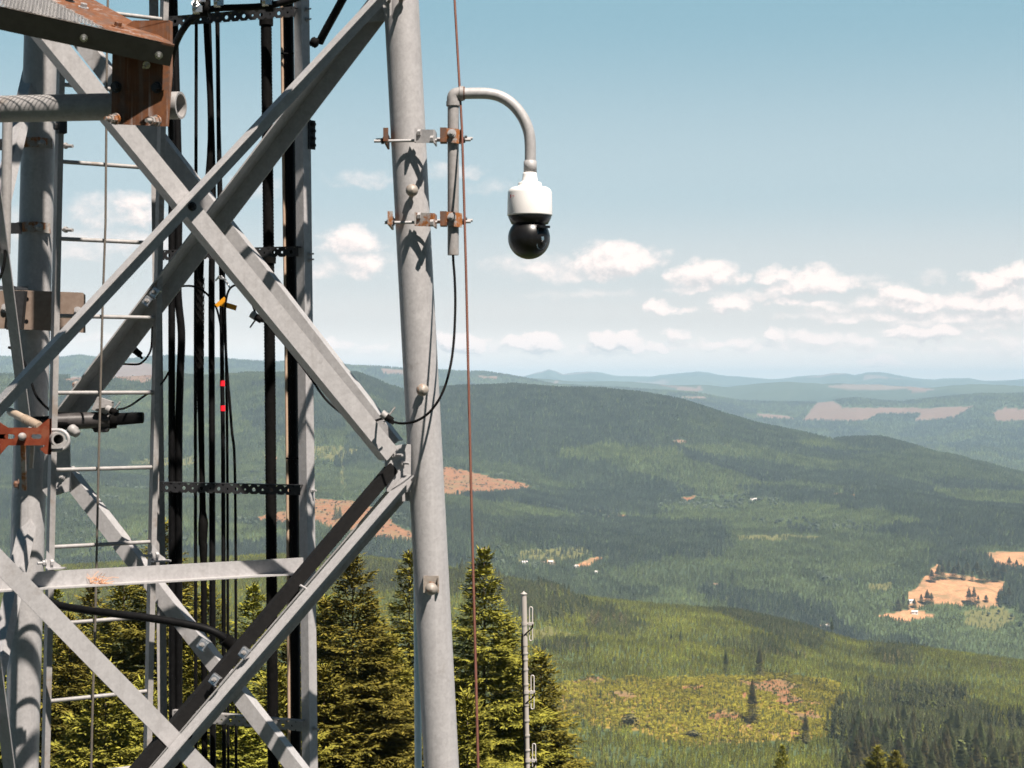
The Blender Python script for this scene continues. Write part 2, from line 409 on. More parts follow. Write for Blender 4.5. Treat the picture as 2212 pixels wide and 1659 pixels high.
# stands whose age shows in the view: (stand id, distance range, outline)
STANDS = [
 (.02,(5600,7700),[(930,840),(1000,828),(1110,822),(1300,832),(1470,856),(1548,880),(1500,910),(1420,930),(1380,952),(1200,978),(1010,962),(900,925)]),
 (.30,(5600,7700),[(1548,880),(1640,905),(1800,945),(1700,960),(1560,960),(1400,960),(1430,930)]),
 (.05,(5600,7700),[(1800,936),(1905,932),(1990,955),(1975,980),(1860,968),(1800,960)]),
 (.45,(5600,7700),[(1860,985),(2000,965),(2212,1012),(2212,1050),(2000,1040),(1800,1010)]),
 (.04,(3300,5700),[(1560,1040),(1700,1030),(1900,1052),(2230,1070),(2230,1185),(2050,1188),(1930,1150),(2010,1120),(1900,1098),(1650,1078)]),
 (.03,(3300,5700),[(1140,1078),(1300,1052),(1460,1045),(1492,1070),(1400,1116),(1330,1112),(1180,1092)]),
 (.04,(3300,5700),[(1030,1140),(1150,1128),(1540,1132),(1562,1180),(1500,1222),(1330,1226),(1290,1192),(1120,1176)]),
 (.85,(4500,7400),[(1205,975),(1330,956),(1460,968),(1480,990),(1360,1005),(1210,1000)]),
 (.80,(3300,5700),[(1540,1095),(1900,1100),(2010,1122),(1930,1150),(1780,1150),(1570,1130)]),
 (.62,(3300,5700),[(1560,1140),(1930,1155),(1960,1200),(1900,1260),(1700,1290),(1350,1270),(1340,1232),(1560,1190)]),
 (.10,(3000,5000),[(1500,1280),(1700,1290),(1800,1320),(1790,1350),(1600,1325)]),
 (.05,(3000,5000),[(2000,1200),(2060,1190),(2160,1215),(2165,1256),(2040,1237),(2020,1225)]),
 (.05,(3000,5000),[(2165,1215),(2260,1225),(2260,1340),(2150,1310),(2120,1300),(2165,1260)]),
 (.06,(1500,2800),[(1020,1238),(1130,1258),(1260,1290),(1235,1340),(1140,1345),(1000,1300)]),
 (.18,(1000,2800),[(1255,1325),(1310,1318),(1375,1345),(1370,1372),(1260,1368)]),
 (.2,(1000,2800),[(1160,1390),(1250,1385),(1275,1408),(1180,1412)]),
 (.2,(1000,2800),[(1560,1390),(1700,1380),(1750,1410),(1640,1420),(1560,1410)]),
 (.2,(1000,2800),[(1900,1400),(1990,1410),(1980,1440),(1910,1436)]),
 (.03,(700,2100),[(1835,1520),(1900,1490),(1990,1485),(2100,1530),(2240,1600),(2240,1760),(1800,1760),(1815,1580)]),
]
def stand_seen(x, y, z):
    s = stand(x, y); u = CU + F * x / y; v = CV - F * z / y
    q = np.interp(y, [1000, 3000, 7000], [34, 26, 16]); u = u + RNG.normal(0, 1, len(x)) * q * .42; v = v + RNG.normal(0, 1, len(x)) * q * .13; u = u + q * 1.6 * fbm(x / 120, y / 120, 4, 61, .6); v = v + q * .55 * fbm(x / 120 + 4, y / 120, 4, 63, .6)
    for k, (y0, y1), poly in STANDS:
        s = np.where((y > y0) & (y < y1) & inside(u, v, poly), np.maximum(k, .10) + .22 * vnoise(x / 60, y / 60, 5), s)
    return s

def mat_simple(name, col, rough=.8, metal=0.0, spec=.3):
    m = bpy.data.materials.new(name); m.use_nodes = True
    b = m.node_tree.nodes['Principled BSDF']
    b.inputs['Base Color'].default_value = (*col, 1); b.inputs['Roughness'].default_value = rough
    b.inputs['Metallic'].default_value = metal; b.inputs['Specular IOR Level'].default_value = spec
    return m

def terrain_material():
    m = bpy.data.materials.new('land'); m.use_nodes = True; nt = m.node_tree
    b = nt.nodes['Principled BSDF']; b.inputs['Roughness'].default_value = .95; b.inputs['Specular IOR Level'].default_value = .05
    at = N(nt, 'ShaderNodeAttribute', attribute_name='cover')
    geo = N(nt, 'ShaderNodeNewGeometry')
    def nz(scale, detail=6):
        n = N(nt, 'ShaderNodeTexNoise'); n.inputs['Scale'].default_value = scale; n.inputs['Detail'].default_value = detail
        n.inputs['Roughness'].default_value = .65; link(nt, geo.outputs['Position'], n.inputs['Vector']); return n.outputs[0]
    n1, n2 = nz(.05), nz(.25, 4)
    c = mix_c(nt, smooth(nt, n1, .3, .7), at.outputs['Color'], mix_c(nt, 1.0, at.outputs['Color'], at.outputs['Color']))
    hs = N(nt, 'ShaderNodeHueSaturation'); link(nt, at.outputs['Color'], hs.inputs['Color'])
    link(nt, math_n(nt, 'MULTIPLY_ADD', n1, .9, .55), hs.inputs['Value'])
    hs2 = N(nt, 'ShaderNodeHueSaturation'); link(nt, hs.outputs[0], hs2.inputs['Color'])
    link(nt, math_n(nt, 'MULTIPLY_ADD', n2, .8, .6), hs2.inputs['Value'])
    n3 = nz(.018, 8); n4 = nz(.6, 3)
    slash = mix_c(nt, math_n(nt, 'MULTIPLY', smooth(nt, n3, .46, .60), .7), hs2.outputs[0], (.20, .15, .075))
    slash = mix_c(nt, math_n(nt, 'MULTIPLY', smooth(nt, n4, .60, .70), .5), slash, (.10, .085, .05))
    bare = N(nt, 'ShaderNodeSeparateColor'); link(nt, at.outputs['Color'], bare.inputs[0])
    link(nt, mix_c(nt, smooth(nt, bare.outputs[0], .17, .24), hs2.outputs[0], slash), b.inputs['Base Color'])
    return m

LAND_COL = {0: (.042, .05, .025), 1: (.26, .125, .062), 2: (.46, .235, .12), 3: (.285, .195, .042), 4: (.13, .125, .047)}
M_LAND = terrain_material()

def make_terrain_objects():
    nu, ny = TX.shape
    V = np.stack([TX, TY, TZ], -1).reshape(-1, 3)
    idx = np.arange(nu * ny).reshape(nu, ny)
    Fq = np.stack([idx[:-1, :-1], idx[1:, :-1], idx[1:, 1:], idx[:-1, 1:]], -1).reshape(-1, 4)
    me = np_mesh('hills', V, Fq, [M_LAND], smooth_f=True)
    colr = np.array([LAND_COL[k] for k in range(5)])[TC.ravel()]
    tint = stand(TX.ravel(), TY.ravel()); f0 = TC.ravel() == 0
    far_dark = np.stack([.045 + .03 * tint, .062 + .04 * tint, .035 + .012 * tint], -1)
    colr[f0] = far_dark[f0]
    patch_id = voronoi(TX.ravel() + 300 * fbm(TX.ravel() / 900, TY.ravel() / 900, 3, 141), TY.ravel() * .7, 900.0, 151)[0]; farm = f0 & (TY.ravel() > 18500)
    colr[farm] = (np.stack([.035 + .04 * patch_id, .05 + .045 * patch_id, .03 + .02 * patch_id], -1))[farm]
    colr[farm & (patch_id > .90)] = (.20, .15, .12)
    pinkish = (TC.ravel() == 1) & (TY.ravel() > 6000)
    colr[pinkish] = (.20, .125, .095)
    ca = me.color_attributes.new('cover', 'FLOAT_COLOR', 'POINT')
    ca.data.foreach_set('color', np.concatenate([colr, np.ones((len(colr), 1))], 1).astype(np.float32).ravel())
    o = bpy.data.objects.new('hills', me); COL.objects.link(o); tag(o, kind='structure')
    # the rest of the hilltop, behind and beside the viewpoint
    xs = np.linspace(-9000, 9000, 61); yb = np.concatenate([np.linspace(-7000, -100, 30), np.linspace(-60, 3, 8)])
    bx, by = np.meshgrid(xs, yb, indexing='ij')
    d = np.hypot(bx, by - 3)
    bz = GZ - .15 * np.maximum(d - 40, 0) ** 1.0 * .55 - 3 * fbm(bx / 300, by / 300, 4, 77) * np.clip(d / 300, 0, 1)
    bz = np.where(by > 2.9, np.minimum(bz, GZ - .02), bz)
    V = np.stack([bx, by, bz], -1).reshape(-1, 3); idx = np.arange(bx.size).reshape(bx.shape)
    Fq = np.stack([idx[:-1, :-1], idx[1:, :-1], idx[1:, 1:], idx[:-1, 1:]], -1).reshape(-1, 4)
    me = np_mesh('hilltop_ground', V, Fq, [M_LAND], smooth_f=True)
    ca = me.color_attributes.new('cover', 'FLOAT_COLOR', 'POINT')
    ca.data.foreach_set('color', np.tile(np.array([.032, .036, .018, 1], np.float32), len(V)))
    o = bpy.data.objects.new('hilltop_ground', me); COL.objects.link(o); tag(o, kind='structure')
make_terrain_objects()

# ------------------------------------------------------------------ far-off wood: conifers scattered over the hills
def leaf_material(name, attr=None, cols=None, island=True):
    m = bpy.data.materials.new(name); m.use_nodes = True; nt = m.node_tree
    b = nt.nodes['Principled BSDF']; b.inputs['Roughness'].default_value = .75; b.inputs['Specular IOR Level'].default_value = .12
    geo = N(nt, 'ShaderNodeNewGeometry')
    if attr:
        a = N(nt, 'ShaderNodeAttribute', attribute_name=attr, attribute_type='INSTANCER'); c = a.outputs['Color']
    else:
        c = mix_c(nt, geo.outputs['Random Per Island'], cols[0], cols[1])
        oi = N(nt, 'ShaderNodeObjectInfo')
        hs = N(nt, 'ShaderNodeHueSaturation'); link(nt, c, hs.inputs['Color'])
        link(nt, math_n(nt, 'MULTIPLY_ADD', oi.outputs['Random'], .5, .75), hs.inputs['Value'])
        link(nt, math_n(nt, 'MULTIPLY_ADD', oi.outputs['Random'], .03, .485), hs.inputs['Hue'])
        c = hs.outputs[0]
    if island:
        hs = N(nt, 'ShaderNodeHueSaturation'); link(nt, c, hs.inputs['Color'])
        link(nt, math_n(nt, 'MULTIPLY_ADD', geo.outputs['Random Per Island'], .9, .55), hs.inputs['Value']); c = hs.outputs[0]
    link(nt, c, b.inputs['Base Color'])
    return m

def conifer_mesh(seed, tiers=7, arms=7, width=.17, bare=.06, mats=(), trunk=True, droop=.5):
    "unit-high conifer: whorls of separate drooping boughs round a thin trunk"
    rnd = random.Random(seed); V = []; Fc = []; MI = []
    def tri(a, b, c, mi): V.extend((a, b, c)); n = len(V); Fc.append((n - 3, n - 2, n - 1)); MI.append(mi)
    if trunk:
        for k in range(3):
            a0 = k * 2.094; a1 = a0 + 2.094
            tri((.012 * math.cos(a0), .012 * math.sin(a0), 0), (.012 * math.cos(a1), .012 * math.sin(a1), 0), (0, 0, .95), 1)
    for t in range(tiers):
        h = bare + (1 - bare) * (t / tiers) ** .92
        r = width * (1 - h) ** .8 * (1.0 if t else .8) + .012
        th = (1 - bare) / tiers * 1.9
        off = rnd.random() * 6.28
        for k in range(arms):
            if rnd.random() < .07: continue
            a = off + k * 6.283 / arms + rnd.uniform(-.25, .25); rr = r * rnd.uniform(.62, 1.22); hw = 3.6 / arms * .62
            z0 = min(h + th * rnd.uniform(.45, .7), 1.0); zt = h - th * droop * rnd.uniform(.1, .5)
            top = (0, 0, z0)
            l = (rr * .62 * math.cos(a - hw), rr * .62 * math.sin(a - hw), h + th * .05 * rnd.random()); q = (rr * .62 * math.cos(a + hw), rr * .62 * math.sin(a + hw), h + th * .05 * rnd.random())
            tip = (rr * math.cos(a), rr * math.sin(a), zt)
            V.extend((top, l, tip, q)); n = len(V); Fc.append((n - 4, n - 3, n - 2)); MI.append(0); Fc.append((n - 4, n - 2, n - 1)); MI.append(0)
    tri((.02, 0, .9), (-.01, .017, .9), (0, 0, 1.02), 0); tri((-.01, -.017, .9), (.02, 0, .9), (0, 0, 1.02), 0)
    V = np.array(V)
    me = np_mesh('conifer', V, np.array(Fc), mats, MI)
    return me

def broad_mesh(seed, mats):
    "unit-high round-headed tree of leaf-clump faces"
    rnd = random.Random(seed); V = []; Fc = []; MI = []
    for k in range(3):
        a0 = k * 2.094; a1 = a0 + 2.094; V.extend(((.03 * math.cos(a0), .03 * math.sin(a0), 0), (.03 * math.cos(a1), .03 * math.sin(a1), 0), (0, 0, .6))); n = len(V); Fc.append((n - 3, n - 2, n - 1)); MI.append(1)
    lobes = [(rnd.uniform(-.2, .2), rnd.uniform(-.2, .2), rnd.uniform(.4, .75), rnd.uniform(.16, .26)) for _ in range(6)]
    for i in range(150):
        lx, ly, lz, lr = rnd.choice(lobes); d = Vector((rnd.gauss(0, 1), rnd.gauss(0, 1), rnd.gauss(0, 1))).normalized()
        p = Vector((lx, ly, lz)) + d * lr * rnd.uniform(.75, 1.05); s = .075
        e1 = d.orthogonal().normalized(); e2 = d.cross(e1); an = rnd.random() * 6.28
        q1 = (e1 * math.cos(an) + e2 * math.sin(an)) * s + d * rnd.uniform(-.03, .03); q2 = (e2 * math.cos(an) - e1 * math.sin(an)) * s
        V.extend((tuple(p - q1), tuple(p + q2), tuple(p + q1 * 1.1))); n = len(V); Fc.append((n - 3, n - 2, n - 1)); MI.append(0)
        V.extend((tuple(p - q1), tuple(p + q1 * 1.1), tuple(p - q2))); n = len(V); Fc.append((n - 3, n - 2, n - 1)); MI.append(0)
    return np_mesh('broadleaf', np.array(V), np.array(Fc), mats, MI)

M_FOREST = leaf_material('forest_needles', attr='tint')
M_BARK = mat_simple('bark', (.11, .08, .06), .95, 0, .1)
PROTO = bpy.data.collections.new('forest_kinds')      # kinds of tree for the far wood, never placed by themselves
for i, me in enumerate([conifer_mesh(1, 7, 7, .16, .03, (M_FOREST, M_BARK)), conifer_mesh(2, 8, 7, .15, .05, (M_FOREST, M_BARK)), conifer_mesh(3, 7, 6, .19, .02, (M_FOREST, M_BARK)),
                        conifer_mesh(4, 7, 6, .14, .22, (M_FOREST, M_BARK)), conifer_mesh(5, 6, 6, .155, .3, (M_FOREST, M_BARK)), broad_mesh(6, (M_FOREST, M_BARK))]):
    o = bpy.data.objects.new('forest_kind_%d' % i, me); PROTO.objects.link(o)

def instancer(name, P, scale, wide, kind, tint, rng):
    me = bpy.data.meshes.new(name); me.vertices.add(len(P)); me.vertices.foreach_set('co', np.asarray(P, np.float32).ravel())
    for nm, typ, arr in (('size', 'FLOAT', scale), ('wide', 'FLOAT', wide), ('turn', 'FLOAT', rng.random(len(P)) * 6.28), ('kind_id', 'INT', kind)):
        a = me.attributes.new(nm, typ, 'POINT'); a.data.foreach_set('value', np.asarray(arr, np.int32 if typ == 'INT' else np.float32))
    a = me.attributes.new('tint', 'FLOAT_COLOR', 'POINT'); a.data.foreach_set('color', np.concatenate([tint, np.ones((len(P), 1))], 1).astype(np.float32).ravel())
    o = bpy.data.objects.new(name, me); COL.objects.link(o)
    ng = bpy.data.node_groups.new(name, 'GeometryNodeTree')
    ng.interface.new_socket('Geometry', in_out='INPUT', socket_type='NodeSocketGeometry'); ng.interface.new_socket('Geometry', in_out='OUTPUT', socket_type='NodeSocketGeometry')
    gi = N(ng, 'NodeGroupInput'); go = N(ng, 'NodeGroupOutput')
    ci = N(ng, 'GeometryNodeCollectionInfo'); ci.inputs[0].default_value = PROTO; ci.inputs[1].default_value = True; ci.inputs[2].default_value = True
    ip = N(ng, 'GeometryNodeInstanceOnPoints')
    def named(nm, dt):
        n = N(ng, 'GeometryNodeInputNamedAttribute', data_type=dt); n.inputs[0].default_value = nm; return n.outputs[0]
    rot = N(ng, 'ShaderNodeCombineXYZ'); link(ng, named('turn', 'FLOAT'), rot.inputs[2])
    sc = N(ng, 'ShaderNodeCombineXYZ'); w = named('wide', 'FLOAT'); link(ng, w, sc.inputs[0]); link(ng, w, sc.inputs[1]); link(ng, named('size', 'FLOAT'), sc.inputs[2])
    link(ng, gi.outputs[0], ip.inputs['Points']); link(ng, ci.outputs[0], ip.inputs['Instance']); ip.inputs['Pick Instance'].default_value = True
    link(ng, named('kind_id', 'INT'), ip.inputs['Instance Index']); link(ng, rot.outputs[0], ip.inputs['Rotation']); link(ng, sc.outputs[0], ip.inputs['Scale'])
    link(ng, ip.outputs[0], go.inputs[0])
    md = o.modifiers.new('trees', 'NODES'); md.node_group = ng
    return o

RNG = np.random.default_rng(7)
def sample_ground(n, y0, y1, u0=-700, u1=2700, dens=None):
    "n random ground points weighted by real area (times dens)"
    i0, i1 = np.searchsorted(us, u0), np.searchsorted(us, u1) - 1
    j0, j1 = np.searchsorted(ys, y0), np.searchsorted(ys, y1) - 1
    ax = (TX[i0+1:i1+1, j0:j1] - TX[i0:i1, j0:j1]); ay = np.broadcast_to(np.diff(ys)[j0:j1], ax.shape)
    w = ax * ay
    if dens is not None: w = w * dens[i0:i1, j0:j1]
    c = np.cumsum(w.ravel()); k = np.searchsorted(c, RNG.random(n) * c[-1])
    i = k // (j1 - j0) + i0; j = k % (j1 - j0) + j0
    a = RNG.random(n); b = RNG.random(n)
    def bl(A): return (A[i, j] * (1 - a) + A[i + 1, j] * a) * (1 - b) + (A[i, j + 1] * (1 - a) + A[i + 1, j + 1] * a) * b
    return bl(TX), bl(TY), bl(TZ), i, j

def tree_tint(s, n):
    "needle colour by stand id: old dark stands to light young plantations"
    old = np.array([.052, .056, .026]); mid = np.array([.080, .088, .022]); young = np.array([.142, .150, .020])
    t = np.clip(s, 0, 1)[:, None]
    c = np.where(t < .45, old + (mid - old) * (t / .45) * .7, mid + (young - mid) * ((t - .45) / .55))
    return c * (1 + .75 * (RNG.random((n, 1)) - .5)) * (1 + .16 * (RNG.random((n, 3)) - .5))

def plant_forest():
    P = []; S = []; Wd = []; K = []; T = []
    see = TVIS | np.roll(TVIS, 4, 1) | np.roll(TVIS, -4, 1)
    # ---- the near slope: young plantations, with older dark stands
    def add(n, y0, y1, hfun, spread, thin=None, cls=(0, 4), kinds=None, tintf=None):
        x, y, z, i, j = sample_ground(n, y0, y1, dens=see * np.isin(TC, cls))
        u = CU + F * x / y; v = CV - F * z / y
        c = cover_class(u, v, y, x)
        s = stand_seen(x, y, z)
        keep = np.isin(c, cls)
        keep &= RNG.random(n) < np.where(c == 4, .22, 1.0)
        if thin is not None: keep &= thin(x, y, s, c, u, v)
        x, y, z, s, c, u, v = (q[keep] for q in (x, y, z, s, c, u, v)); n = len(x)
        h = hfun(s, c, n, u, v) * (.72 + .56 * RNG.random(n))
        wd = h * (.8 + .5 * RNG.random(n)) * spread
        if kinds is None: kd = np.where(s < .4, RNG.choice([1, 3, 4, 1], n), RNG.choice([0, 2, 1, 0], n))
        else: kd = RNG.choice(kinds, n)
        odd = RNG.random(n) < .16; s = np.where(odd, RNG.random(n), s)
        tn = tree_tint(s, n) if tintf is None else tintf(s, n)
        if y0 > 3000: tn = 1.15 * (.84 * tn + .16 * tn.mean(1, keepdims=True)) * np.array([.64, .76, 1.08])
        patch = 1 + .55 * fbm(x / 55, y / 55, 3, 71); tn = tn * patch[:, None]
        gv = inside(u, v, STANDS[-1][2]) & (y < 2100)
        h = np.where(gv, h * .72, h)
        P.append(np.stack([x, y, z - .03 * h], -1)); S.append(h); Wd.append(wd); K.append(kd); T.append(tn)
    near_h = lambda s, c, n, u, v: np.where(s < .16, 17, np.where(s < .45, 9.0, 5.8))
    add(168000, 700, 2750, near_h, 1.5)
    # regrowing clearing: small bushy firs, thin over bare soil
    add(11000, 1000, 2600, lambda s, c, n, u, v: np.full(n, 3.4), 1.5, cls=(3,), kinds=[2, 0, 5], tintf=lambda s, n: np.array([.225, .20, .024]) * (1 + .7 * (RNG.random((n, 1)) - .5)))
    add(900, 1000, 2600, lambda s, c, n, u, v: np.full(n, 5.5), 1.5, cls=(3,), kinds=[2, 0, 1], tintf=lambda s, n: np.array([.075, .085, .022]) * (1 + .6 * (RNG.random((n, 1)) - .5)))
    add(420, 1000, 2600, lambda s, c, n, u, v: np.full(n, 2.6), 1.7, cls=(1,), kinds=[2, 0, 5], tintf=lambda s, n: np.array([.085, .09, .028]) * (1 + .5 * (RNG.random((n, 1)) - .5)))
    # ---- the valley
    val_h = lambda s, c, n, u, v: np.where(s < .40, 17, np.where(s < .68, 11, 8.0))
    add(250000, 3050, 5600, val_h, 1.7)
    add(9000, 3300, 5600, lambda s, c, n, u, v: np.full(n, 14.0), 1.1, kinds=[5], thin=lambda x, y, s, c, u, v: fbm(x / 260, y / 260, 3, 91) > .30, tintf=lambda s, n: np.array([.13, .135, .05]) * (1 + .5 * (RNG.random((n, 1)) - .5)))
    add(700, 3000, 7500, lambda s, c, n, u, v: np.full(n, 4.0), 2.0, cls=(1,), kinds=[2, 5], tintf=lambda s, n: np.array([.10, .085, .05]) * (1 + .8 * (RNG.random((n, 1)) - .5)))
    # ---- the main ridge and the hills beyond
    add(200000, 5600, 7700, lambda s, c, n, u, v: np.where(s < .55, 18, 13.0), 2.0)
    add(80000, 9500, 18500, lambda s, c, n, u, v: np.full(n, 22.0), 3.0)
    Pn = np.concatenate(P); S_ = np.concatenate(S); W_ = np.concatenate(Wd); K_ = np.concatenate(K); T_ = np.concatenate(T)
    o = instancer('forest', Pn, S_, W_, K_, T_, RNG)
    tag(o, 'dense conifer forest covering the valley and the hills', 'forest', kind='stuff')
plant_forest()
# ------------------------------------------------------------------ mesh builder
class MB:
    def __init__(s): s.v = []; s.f = []; s.sm = []; s.mi = []; s.cur = 0
    def add(s, verts, faces, smooth=False):
        n = len(s.v); s.v.extend(tuple(x) for x in verts)
        for f in faces: s.f.append(tuple(i + n for i in f)); s.sm.append(smooth); s.mi.append(s.cur)
        return s
    def build(s, name, mats, parent=None):
        me = bpy.data.meshes.new(name)
        o = bpy.data.objects.new(name, me)
        off = parent_world(parent) if parent else Vector((0, 0, 0))
        me.from_pydata([Vector(p) - off for p in s.v], [], s.f)
        if not isinstance(mats, (list, tuple)): mats = [mats]
        for m in mats: me.materials.append(m)
        me.polygons.foreach_set('use_smooth', s.sm); me.polygons.foreach_set('material_index', s.mi)
        bm = bmesh.new(); bm.from_mesh(me); bmesh.ops.recalc_face_normals(bm, faces=bm.faces); bm.to_mesh(me); bm.free()
        COL.objects.link(o)
        if parent: o.parent = parent
        return o
    # --- shapes
    def hexa(s, p):
        return s.add(p, [(0, 3, 2, 1), (4, 5, 6, 7), (0, 1, 5, 4), (1, 2, 6, 5), (2, 3, 7, 6), (3, 0, 4, 7)])
    def box(s, c, ex, ey, ez):
        "box about c with half-edge vectors"
        c = Vector(c)
        return s.hexa([c - ex - ey - ez, c + ex - ey - ez, c + ex + ey - ez, c - ex + ey - ez, c - ex - ey + ez, c + ex - ey + ez, c + ex + ey + ez, c - ex + ey + ez])
    def prism(s, poly, d):
        "polygon (3D points) thickened by vector d"
        n = len(poly); a = [Vector(p) for p in poly]; b = [p + d for p in a]
        return s.add(a + b, [tuple(range(n))[::-1], tuple(range(n, 2 * n))] + [(i, (i + 1) % n, n + (i + 1) % n, n + i) for i in range(n)])
    def bar(s, p, q, e1, w, e2, t):
        "flat bar from p to q: spans e1*w and e2*t from the line"
        p, q = Vector(p), Vector(q); a = e1 * w; b = e2 * t
        return s.hexa([p, p + a, p + a + b, p + b, q, q + a, q + a + b, q + b])
    def angle(s, p, q, e1, w1, e2, w2, t):
        "L section; corner runs p to q"
        p, q = Vector(p), Vector(q)
        pr = [Vector((0, 0, 0)), e1 * w1, e1 * w1 + e2 * t, e1 * t + e2 * t, e1 * t + e2 * w2, e2 * w2]
        return s.add([p + x for x in pr] + [q + x for x in pr], [(0, 1, 2, 3), (0, 3, 4, 5), (6, 9, 8, 7), (6, 11, 10, 9)] + [(i, (i + 1) % 6, 6 + (i + 1) % 6, 6 + i) for i in range(6)])
    def tube(s, pts, r, seg=12, cap=True, closed=False):
        pts = [Vector(p) for p in pts]; n = len(pts)
        rs = r if isinstance(r, (list, tuple)) else [r] * n
        T = []
        for i in range(n):
            a = pts[(i - 1) % n] if (i or closed) else pts[0]; b = pts[(i + 1) % n] if (i < n - 1 or closed) else pts[-1]
            T.append((b - a).normalized())
        u = T[0].orthogonal().normalized(); V = []
        for i in range(n):
            u = (u - T[i] * u.dot(T[i])).normalized(); w = T[i].cross(u)
            for k in range(seg):
                an = 2 * math.pi * k / seg; V.append(pts[i] + (u * math.cos(an) + w * math.sin(an)) * rs[i])
        m = n if closed else n - 1
        Fc = [(i * seg + k, i * seg + (k + 1) % seg, ((i + 1) % n) * seg + (k + 1) % seg, ((i + 1) % n) * seg + k) for i in range(m) for k in range(seg)]
        s.add(V, Fc, True)
        if cap and not closed:
            s.add(V[:seg], [tuple(range(seg))[::-1]]); s.add(V[-seg:], [tuple(range(seg))])
        return s
    def pipe(s, p, q, r, ri, seg=20):
        "hollow open pipe"
        p, q = Vector(p), Vector(q); t = (q - p).normalized(); u = t.orthogonal().normalized(); w = t.cross(u); V = []
        for c, rr in ((p, r), (q, r), (q, ri), (p, ri)):
            for k in range(seg):
                an = 2 * math.pi * k / seg; V.append(c + (u * math.cos(an) + w * math.sin(an)) * rr)
        for a, sm in ((0, True), (1, False), (2, True), (3, False)):
            b = (a + 1) % 4
            s.add(V, [], sm); base = len(s.v) - len(V)
            for k in range(seg):
                k2 = (k + 1) % seg; s.f.append((base + a * seg + k, base + a * seg + k2, base + b * seg + k2, base + b * seg + k)); s.sm.append(sm); s.mi.append(s.cur)
        return s
    def cyl(s, p, q, r, seg=12, r2=None): return s.tube([p, q], [r, r if r2 is None else r2], seg)
    def hexnut(s, c, ax, r, h):
        ax = Vector(ax).normalized(); u = ax.orthogonal().normalized(); w = ax.cross(u); c = Vector(c)
        return s.prism([c + (u * math.cos(k * math.pi / 3) + w * math.sin(k * math.pi / 3)) * r for k in range(6)], ax * h)
    def bolt(s, c, ax, r=.009, shank=.02, washer=True):
        "hex head standing off a surface, with a washer under it"
        ax = Vector(ax).normalized(); c = Vector(c)
        if washer: s.cyl(c, c + ax * .003, r * 1.7, 12)
        s.hexnut(c + ax * .003, ax, r * 1.15, r * 1.1)
        if shank: s.cyl(c + ax * .003, c + ax * (.003 + shank), r * .6, 8)
        return s
    def lathe(s, c, ax, prof, seg=32):
        "profile of (radius, height) about axis ax through c"
        ax = Vector(ax).normalized(); u = ax.orthogonal().normalized(); w = ax.cross(u); c = Vector(c); V = []
        for r, h in prof:
            for k in range(seg):
                an = 2 * math.pi * k / seg; V.append(c + ax * h + (u * math.cos(an) + w * math.sin(an)) * max(r, 1e-5))
        n = len(prof)
        return s.add(V, [(i * seg + k, i * seg + (k + 1) % seg, (i + 1) * seg + (k + 1) % seg, (i + 1) * seg + k) for i in range(n - 1) for k in range(seg)], True)
    def ball(s, c, r, seg=20, rings=12, ax=(0, 0, 1)):
        return s.lathe(c, ax, [(r * math.sin(math.pi * i / rings), -r * math.cos(math.pi * i / rings)) for i in range(rings + 1)], seg)
    def perforated(s, o, ux, L, uz, H, th, holes):
        "flat bar from o along ux (length L), height uz*H, with round holes (x, r); thickness vector th"
        o = Vector(o); cuts = sorted(holes); x = 0.0; m = H / 2; K = 12
        def quad(a, b, c, d):
            for k, sgn in ((Vector((0, 0, 0)), 1), (th, -1)): s.add([o + ux * p[0] + uz * p[1] + k for p in (a, b, c, d)], [(0, 1, 2, 3)])
        for hx, r in cuts:
            x0, x1 = hx - H * .5, hx + H * .5
            if x0 > x + 1e-6: quad((x, 0), (x0, 0), (x0, H), (x, H))
            x0 = max(x0, x)
            ring = [(hx + r * math.cos(2 * math.pi * k / K), m + r * math.sin(2 * math.pi * k / K)) for k in range(K)]
            sq = []
            for k in range(K):
                a = 2 * math.pi * k / K; c_, s_ = math.cos(a), math.sin(a); q = max(abs(c_), abs(s_))
                sq.append((min(max(hx + c_ / q * H * .5, x0), x1), m + s_ / q * m))
            for k in range(K):
                k2 = (k + 1) % K; quad(ring[k], sq[k], sq[k2], ring[k2])
                a, b = ring[k], ring[k2]; s.add([o + ux * a[0] + uz * a[1], o + ux * b[0] + uz * b[1], o + ux * b[0] + uz * b[1] + th, o + ux * a[0] + uz * a[1] + th], [(0, 1, 2, 3)])
            x = x1
        if L > x: quad((x, 0), (L, 0), (L, H), (x, H))
        for z in (0, H): s.add([o + uz * z, o + uz * z + ux * L, o + uz * z + ux * L + th, o + uz * z + th], [(0, 1, 2, 3)])
        for q in (0, L): s.add([o + ux * q, o + ux * q + uz * H, o + ux * q + uz * H + th, o + ux * q + th], [(0, 1, 2, 3)])
        return s

def parent_world(o):
    p = Vector((0, 0, 0))
    while o: p += o.location; o = o.parent
    return p

def bend(pts, n=8):
    "smooth curve through points (Catmull-Rom)"
    P = [Vector(p) for p in pts]; P = [2 * P[0] - P[1]] + P + [2 * P[-1] - P[-2]]; out = []
    for i in range(1, len(P) - 2):
        for k in range(n):
            t = k / n; a, b, c, d = P[i - 1], P[i], P[i + 1], P[i + 2]
            out.append(.5 * ((2 * b) + (c - a) * t + (2 * a - 5 * b + 4 * c - d) * t * t + (3 * b - a - 3 * c + d) * t ** 3))
    out.append(P[-2]); return out

